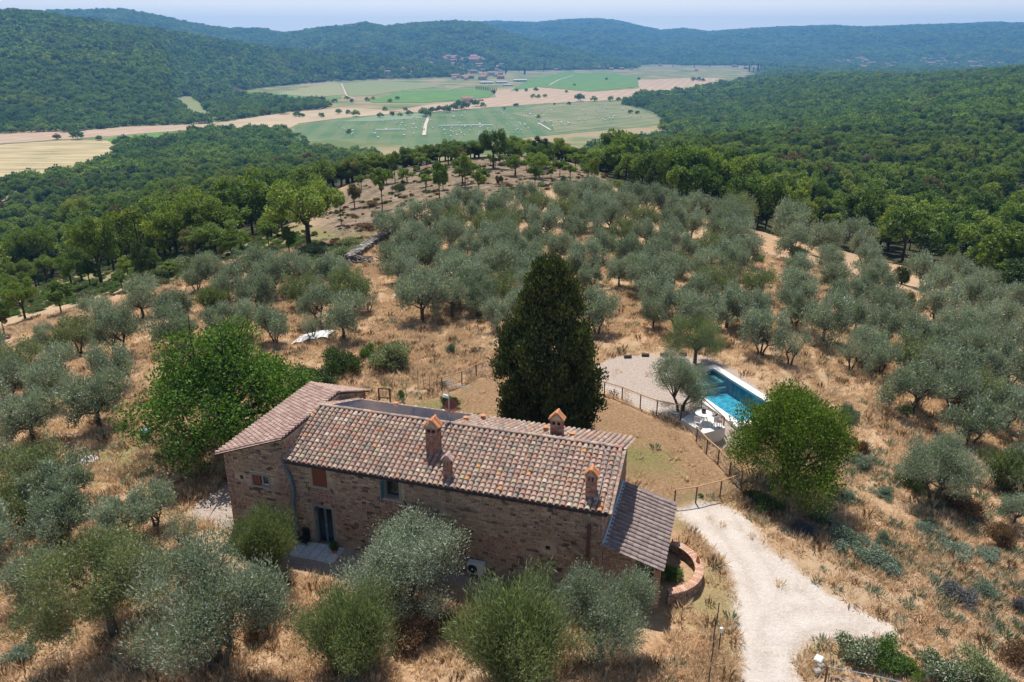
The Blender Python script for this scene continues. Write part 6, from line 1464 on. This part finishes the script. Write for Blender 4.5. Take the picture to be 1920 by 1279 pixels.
# ---------------- small cypresses, far
cy_ = MB(); R4 = random.Random(5)
cm = MB().lathe((0, 0, 0), [(0, 0), (.5, .1), (.9, 1.5), (1.1, 4), (.9, 7), (.4, 9.5), (0, 11)], 7).mesh('cypress', M['holm'])
R5 = np.random.default_rng(55); nn_ = 260; h_ = R5.random(nn_); a_ = R5.random(nn_)*2*PI; rd = 1.1*np.clip((1-h_)*3, 0, 1)**.6*np.clip(.5+h_*3, 0, 1)
smallcyp = leaf_mesh('small_cypress', np.stack([rd*np.cos(a_), rd*np.sin(a_), .3+h_*10.5], 1), np.stack([np.cos(a_)*.3, np.sin(a_)*.3, np.ones(nn_)], 1), 1.5, M['holm'], R5, .45)
def far_cyp(x, y, h, words, grp):
    p = ground_at(x, y); d = float(project(p)[2]); s = h*d/FOC/11.; o = link('small_cypress', smallcyp, loc=p, rot=R4.uniform(0, 6), sc=(s, s, s), cat='cypress', group=grp); TREES.append((o, p+[0, 0, 5*s], words, None))
p = ground_at(957, 264); o = link('small_cypress', smallcyp, loc=p, sc=(.62, .62, .5), cat='cypress', label='single slim cypress rising over the crest of the bare knoll')
for k in range(14): far_cyp(1404+k*7.5+R4.uniform(-2, 2), 133+R4.uniform(-1, 2), R4.uniform(9, 13), 'slim ridge cypress', 'cypress row on the right ridge')
for k in range(12): far_cyp(893+k*3.4, 168+k*.35, 6.5, 'slim roadside cypress', 'cypresses along the field road')
for k in range(34): far_cyp(R4.choice([R4.uniform(620, 665), R4.uniform(905, 955), R4.uniform(960, 1040), R4.uniform(840, 880)]), R4.uniform(128, 141), R4.uniform(8, 12), 'cypress near the village', 'cypresses around the village')
for k in range(24): far_cyp(1430+k*1+R4.uniform(-330, 60), R4.uniform(122, 128), 6, 'tiny valley floor cypress', 'cypresses on the far valley floor')

# ---------------- villages and sheds
def house_mesh(w, d, h, rfm='orange', wm='cream'):
    m = MB(); r = d*.22; m.box((0, 0, h/2-1.5), (w, d, h+3), 0)
    m.add([(-w/2, -d/2, h), (w/2, -d/2, h), (w/2, d/2, h), (-w/2, d/2, h), (-w/2, 0, h+r), (w/2, 0, h+r)], [(3, 0, 4), (1, 2, 5)], 0)
    e = .5; m.add([(-w/2-e, -d/2-e, h-.15), (w/2+e, -d/2-e, h-.15), (w/2+e, 0, h+r+.1), (-w/2-e, 0, h+r+.1), (w/2+e, d/2+e, h-.15), (-w/2-e, d/2+e, h-.15)], [(0, 1, 2, 3), (3, 2, 4, 5)], 1)
    for k in range(int(w/3)):
        for zz in (1.6, 4.4):
            if zz+1 < h: m.box((-w/2+1.5+k*3, -d/2-.01, zz), (.9, .06, 1.3), 2)
    m.box((w*.2, d*.1, h+r+.3), (.8, .8, 1.6), 0); return m.mesh('house', M[wm], M[rfm], M['black'])
M['cream'] = plain('cream render', (.52, .44, .34), .9, var=.1); M['ochre'] = plain('ochre render', (.50, .33, .22), .9, var=.1); M['whitewash'] = plain('white render', (.68, .66, .62), .9, var=.05)
M['farroof'] = plain('far terracotta roofs', (.38, .20, .14), .9, var=.2, scale=.3); M['shed'] = plain('pale blue sheet metal', (.40, .45, .50), .5, var=.05)
HM = [house_mesh(12, 9, 6.5, 'farroof', 'cream'), house_mesh(16, 10, 7, 'farroof', 'ochre'), house_mesh(10, 9, 6, 'farroof', 'whitewash'), house_mesh(20, 10, 8, 'farroof', 'cream')]
def far_house(x, y, s, words, grp, k=None, label=None):
    p = ground_at(x, y); k = R4.randrange(4) if k is None else k; o = link('house', HM[k], loc=p, rot=R4.uniform(-.6, .6), sc=s, cat='house', group=grp, label=label); TREES.append((o, p+[0, 0, 4], words+(', cream', ', ochre', ', white', ', long')[k], label))
def curve_pts(n, box, seed):
    R_ = random.Random(seed); return [(R_.uniform(box[0], box[1]), R_.uniform(box[2], box[3])) for _ in range(n)]
for x, y in curve_pts(26, (832, 905, 110, 118), 1): far_house(x, y, R4.uniform(1.1, 1.6), 'hilltop village house', 'houses of the hilltop village')
far_house(886, 118, 2.2, '', 'houses of the hilltop village', 1, 'big red brick fortress like block at the right end of the hilltop village')
for x, y in curve_pts(40, (800, 945, 119, 150), 2): far_house(x, y, R4.uniform(1., 1.4), 'lower village house', 'houses below the hilltop village')
for x, y in curve_pts(12, (640, 800, 122, 146), 6): far_house(x, y, R4.uniform(.7, 1.0), 'scattered house', 'scattered houses left of the village')
for x, y in curve_pts(85, (1500, 1880, 112, 131), 3): far_house(x, y, R4.uniform(1.2, 1.8), 'far town house', 'houses of the far right town')
for x, y in curve_pts(14, (1000, 1200, 122, 133), 4): far_house(x, y, R4.uniform(.8, 1.2), 'far valley house', 'houses on the far valley edge')
for x, y in curve_pts(12, (1230, 1500, 114, 135), 5): far_house(x, y, R4.uniform(.8, 1.2), 'far plain house', 'houses on the far plain')
sm = MB().box((0, 0, 3), (60, 22, 8), 0); sm.add([(-31, -12, 7), (31, -12, 7), (31, 0, 10), (-31, 0, 10), (31, 12, 7), (-31, 12, 7)], [(0, 1, 2, 3), (3, 2, 4, 5)], 0); sm.box((-10, -11.1, 2.5), (6, .2, 5), 1); sm = sm.mesh('shed', M['shed'], M['black'])
for (x, y, s, lab) in ((975, 153, .62, 'long pale blue industrial shed by the green field'), (940, 156, .5, 'pale shed left of the longest industrial shed'), (912, 157, .55, 'leftmost pale industrial shed by the village'), (952, 161, .4, 'small pale shed nearest the field road')):
    p = ground_at(x, y); link('industrial_shed', sm, loc=p, rot=R4.uniform(.1, .35), sc=s, label=lab, cat='shed', group='industrial sheds by the village')
bm = MB().box((0, 0, 2.5), (14, 8, 5), 0); bm.add([(-7.5, -4.6, 4.8), (7.5, -4.6, 4.8), (7.5, 0, 7), (-7.5, 0, 7), (7.5, 4.6, 4.8), (-7.5, 4.6, 4.8)], [(0, 1, 2, 3), (3, 2, 4, 5)], 1); bm = bm.mesh('barn', M['cream'], M['farroof'])
for (x, y, s, lab) in ((876, 191, 1.3, 'low long barn at the end of the green crop'), (902, 190, .6, 'tiny red shed right of the low barn'), (382, 232, .7, 'small white roofed barn at the foot of the left vineyard'), (595, 202, .7, 'white farm building beside the valley road')):
    p = ground_at(x, y); link('barn', bm, loc=p, rot=.2, sc=s, label=lab, cat='barn', group='barns in the valley')
# hay bales
bale = MB().tube([(-.75, 0, .7), (.75, 0, .7)], .75, 10).mesh('hay_bale', M['white_paint']); nb_ = 0
for poly, n in (([(640, 232), (760, 222), (860, 212), (960, 205), (1140, 196), (1180, 205), (1210, 222), (1100, 236), (1000, 250), (860, 262), (700, 268), (620, 250)], 150), ([(1060, 182), (1200, 178), (1190, 184), (1080, 188)], 0)):
    if not n: continue
    xs, ys = scatter_pts(n, poly, 31)
    for x, y in zip(xs, ys):
        p = ground_at(float(x), float(y)); o = link('hay_bale', bale, loc=p+[0, 0, 1.6], rot=R4.uniform(0, 6), sc=1.25, cat='hay bale', group='white wrapped hay bales on the mown meadow'); TREES.append((o, p, 'white hay bale', None))
st_ = MB().box((0, 0, .5), (44, 2, 1), 0, bev=.3).mesh('wrapped_row', M['white_paint'])
for (x, y, s, lab) in ((731, 246, .75, 'short white row of wrapped bales on the left of the meadow'), (874, 238, 1.5, 'long white row of wrapped bales in the middle of the meadow')):
    p = ground_at(x, y); link('bale_row', st_, loc=p+[0, 0, 1.4], rot=.12, sc=(s, 1, 1), label=lab, cat='bale row')

# ---------------- dry grass and weeds round the house: too many to count
def tuft(name, n, L, spread, mat, seed, asp=.09, up=1.3):
    R_ = np.random.default_rng(seed); a = R_.random(n)*2*PI; q = R_.random(n)*spread; dr = np.stack([np.cos(a)*.55, np.sin(a)*.55, np.full(n, up)], 1)+R_.normal(size=(n, 3))*.22
    c = np.stack([np.cos(a)*q, np.sin(a)*q, np.zeros(n)], 1)+dr*L*.38; return leaf_mesh(name, c, dr, L, M[mat], R_, asp)
tm = [tuft('grass_tuft', 46, .34, .34, 'straw', 1, .09, .8), tuft('grass_tuft', 36, .44, .26, 'straw', 2, .09, 1.), tuft('grass_tuft', 30, .42, .3, 'dry_twig', 3, .12), tuft('grass_tuft', 40, .36, .26, 'sage', 4, .14)]
p0 = flat(1150, 1240, -.3); tobj = []
for k, t_ in enumerate(tm): 
    q = (p0[0]+.9*k, p0[1]-.5); tobj.append(link('grass_tuft', t_, loc=(q[0], q[1], gz(*q)), kind='stuff', label=('tuft of dry straw coloured grass', 'taller tuft of dry grass', 'tuft of brown dry weeds', 'tuft of grey green weed')[k]+' near the bottom of the photo', cat='grass'))
R6 = np.random.default_rng(61); n = 120000; r = R6.random(n)**.62*100; az = (R6.random(n)-.5)*math.radians(130); gx, gy = r*np.sin(az), 12+r*np.cos(az)*1.0
k = (gy > 14); gx, gy = gx[k], gy[k]
bad = np.zeros(len(gx), bool)
for P_ in (P_ROAD, P_ROAD2, P_GRAVEL, P_GRAVEL2, P_LAWN, P_FRONT): bad |= inpoly(gx, gy, P_) & (R6.random(len(gx)) > (.05 if P_ is P_LAWN else .005))
lx, ly = gx-HO[0], gy-HO[1]; hu = lx*HU[0]+ly*HU[1]; hn = lx*HN[0]+ly*HN[1]; bad |= (hu > -4.2) & (hu < 20.2) & (hn > -2.2) & (hn < 10)
bad |= np.hypot(gx-pc[0], gy-pc[1]) < pR+.2
dx_, dy_ = gx-17.06, gy-59.95; al_ = dx_*.35-dy_*.937; ac_2 = -dx_*.937-dy_*.35; bad |= (al_ > -.3) & (al_ < 10.6) & (ac_2 > -.3) & (ac_2 < 5.7)
dens = fbm(gx/5, gy/5, 66)+fbm(gx/1.5, gy/1.5, 67)*.6+.12; bad |= R6.random(len(gx)) > np.clip(.35+dens*2.2, .05, 1)
gx, gy = gx[~bad], gy[~bad]; gzv = height(gx, gy)
gzv = gzv+np.clip((130-np.hypot(gx, gy))/40, 0, 1)*(fbm(gx*1.3, gy*1.3, 71)*.22+fbm(gx*.28, gy*.28, 72)*.55)
rightslope = (gx > 14) & (gy < 46); ix = np.where(R6.random(len(gx)) < np.where(rightslope, .20, .03), 3, np.where(R6.random(len(gx)) < .06, 2, R6.integers(0, 2, len(gx))))
gn_scatter('dry_grass', np.stack([gx, gy, gzv-.04], 1), R6.uniform(.5, 1.25, len(gx)), R6.uniform(0, 6.28, len(gx)), ix, tobj, 'dry golden grass growing over the slopes round the house', 'grass')
print('grass', len(gx))
# scrub of the bare knoll and the oak wood floor
wx, wy = scatter_pts(800, [(640, 480), (560, 440), (600, 395), (650, 335), (700, 300), (850, 285), (1000, 282), (1120, 300), (1150, 352), (1060, 352), (940, 372), (760, 392), (735, 440), (665, 488)], 44)
lx_, ly_ = scatter_pts(1500, [(0, 600), (0, 470), (200, 440), (420, 440), (560, 440), (640, 480), (620, 510), (480, 470), (300, 540), (180, 560), (60, 590)], 45)
SK = [bpy.data.objects.new('tmp', None)]; bpy.data.objects.remove(SK.pop())
srcs = [o for o, *_ in TREES if o.get('label') in ('brown scrub above the dry stone wall', 'dark brush heap on the left of the knoll', 'dull green scrub above the dry stone wall', 'light green scrub between the left oaks')]
srcs = [[c for c in o.children if c.name.startswith('foliage')][0] for o in srcs]
pts = [ground_at(float(a), float(b)) for a, b in list(zip(wx, wy))+list(zip(lx_, ly_))]; n1_ = len(wx); n_ = len(pts); names = [c.data.materials[0].name for c in srcs]; print(names)
gi_ = [i for i, m_ in enumerate(names) if 'broom' in m_ or 'bright' in m_]; br_ = [i for i in range(len(names)) if i not in gi_]
ix = np.array([R.choice(br_) if (i < n1_ and R.random() < .8) or R.random() < .1 else R.choice(gi_) for i in range(n_)])
sc_ = np.array([.08+.55*R.random()**3 if i < n1_ else R.uniform(.25, .8) for i in range(n_)])
gn_scatter('low_scrub', np.array(pts)-[0, 0, .05], sc_, R6.uniform(0, 6, n_), ix, srcs, 'low scrub over the bare knoll and under the left oaks', 'scrub', zs=sc_*.75)

# ================================================================== haze
hz = MB().box((0, 0, (VAL-3+330)/2), (18400, 18400, 330-(VAL-3)))
hm, nt, b, o_ = new_mat('haze'); nt.nodes.remove(b); pv = N(nt, 'ShaderNodeVolumePrincipled'); pv.inputs['Color'].default_value = (.19, .52, 1, 1); pv.inputs['Density'].default_value = HAZE; pv.inputs['Anisotropy'].default_value = .3
nt.links.new(pv.outputs[0], o_.inputs['Volume'])
link('haze', hz.mesh('haze', hm), kind='stuff', label='thin blue summer haze over the valley', cat='haze')

# ================================================================== descriptions by what stands nearby
LAND = {'the dark cypress': (1026, 640), 'the swimming pool': (1360, 735), 'the green locust': (1480, 835), 'the big walnut tree': (400, 720), 'the dry stone wall': (695, 460), 'the bare knoll crest': (930, 310), 'the dark round grove tree': (1225, 335),
        'the ivy covered olive': (1765, 868), 'the white tarpaulin': (590, 630), 'the forked oak': (75, 455), 'the spreading oak': (580, 385), 'the yellowish olive': (193, 1088), 'the grove grass lane': (1440, 480), 'the grove corner': (1700, 480), 'the golden field edge': (10, 300),
        'the golden field corner': (216, 290), 'the left vineyard': (365, 203), 'the middle of the right edge': (1915, 600), 'the hilltop village': (870, 114), 'the green crop field': (1080, 152), 'the cypress row': (1450, 130), 'the low barn': (876, 188), 'the pale industrial sheds': (960, 155),
        'the far right town': (1700, 120), 'the long white bale row': (874, 238), 'the short white bale row': (731, 246), 'the biggest lone field tree': (1088, 186), 'the right tip of the meadow': (1240, 230), 'the dark laurel': (645, 665), 'the left crest oaks': (640, 300), 'the skyline at the right edge': (1910, 140),
        'the middle of the left edge': (5, 640), 'the dead shrubs': (1610, 830), 'the garden lamp': (1346, 1200), 'the lone bare trunked oak': (717, 337)}
ORD = ['nearest', 'second nearest', 'third nearest', 'fourth nearest', 'fifth nearest', 'sixth nearest', 'seventh nearest', 'eighth nearest', 'ninth nearest', 'tenth nearest', 'eleventh nearest', 'twelfth nearest', 'thirteenth nearest', 'fourteenth nearest', 'fifteenth nearest', 'sixteenth nearest', 'seventeenth nearest', 'eighteenth nearest', 'nineteenth nearest', 'twentieth nearest']
buck = {}
for o, p, words, lab in TREES:
    if lab or not words: continue
    x, y, dd_ = project(p); x, y = float(x), float(y)
    land = sorted(LAND.items(), key=lambda q: (q[1][0]-x)**2+(1.6*(q[1][1]-y))**2)[0]
    L_, (lx, ly) = land; dx, dy = x-lx, (y-ly)*1.6
    side = ('right of' if dx > 0 else 'left of') if abs(dx) > abs(dy) else ('below' if dy > 0 else 'above')
    buck.setdefault((words, side, L_), []).append(((x-lx)**2+(y-ly)**2, o))
for (words, side, L_), lst in buck.items():
    lst.sort(key=lambda q: q[0])
    for i, (_, o) in enumerate(lst):
        if len(lst) == 1: o['label'] = f'{words} {side} {L_}'
        elif i < 20: o['label'] = f'{words} {side} {L_}, {ORD[i]} to it'
        elif i == len(lst)-1: o['label'] = f'{words} {side} {L_}, the farthest from it'
        else: o['label'] = f'{words} {side} {L_}, {ORD[i % 20]} beyond the first ' + ('', 'twenty', 'forty', 'sixty', 'eighty', 'hundred')[min(5, i//20)]
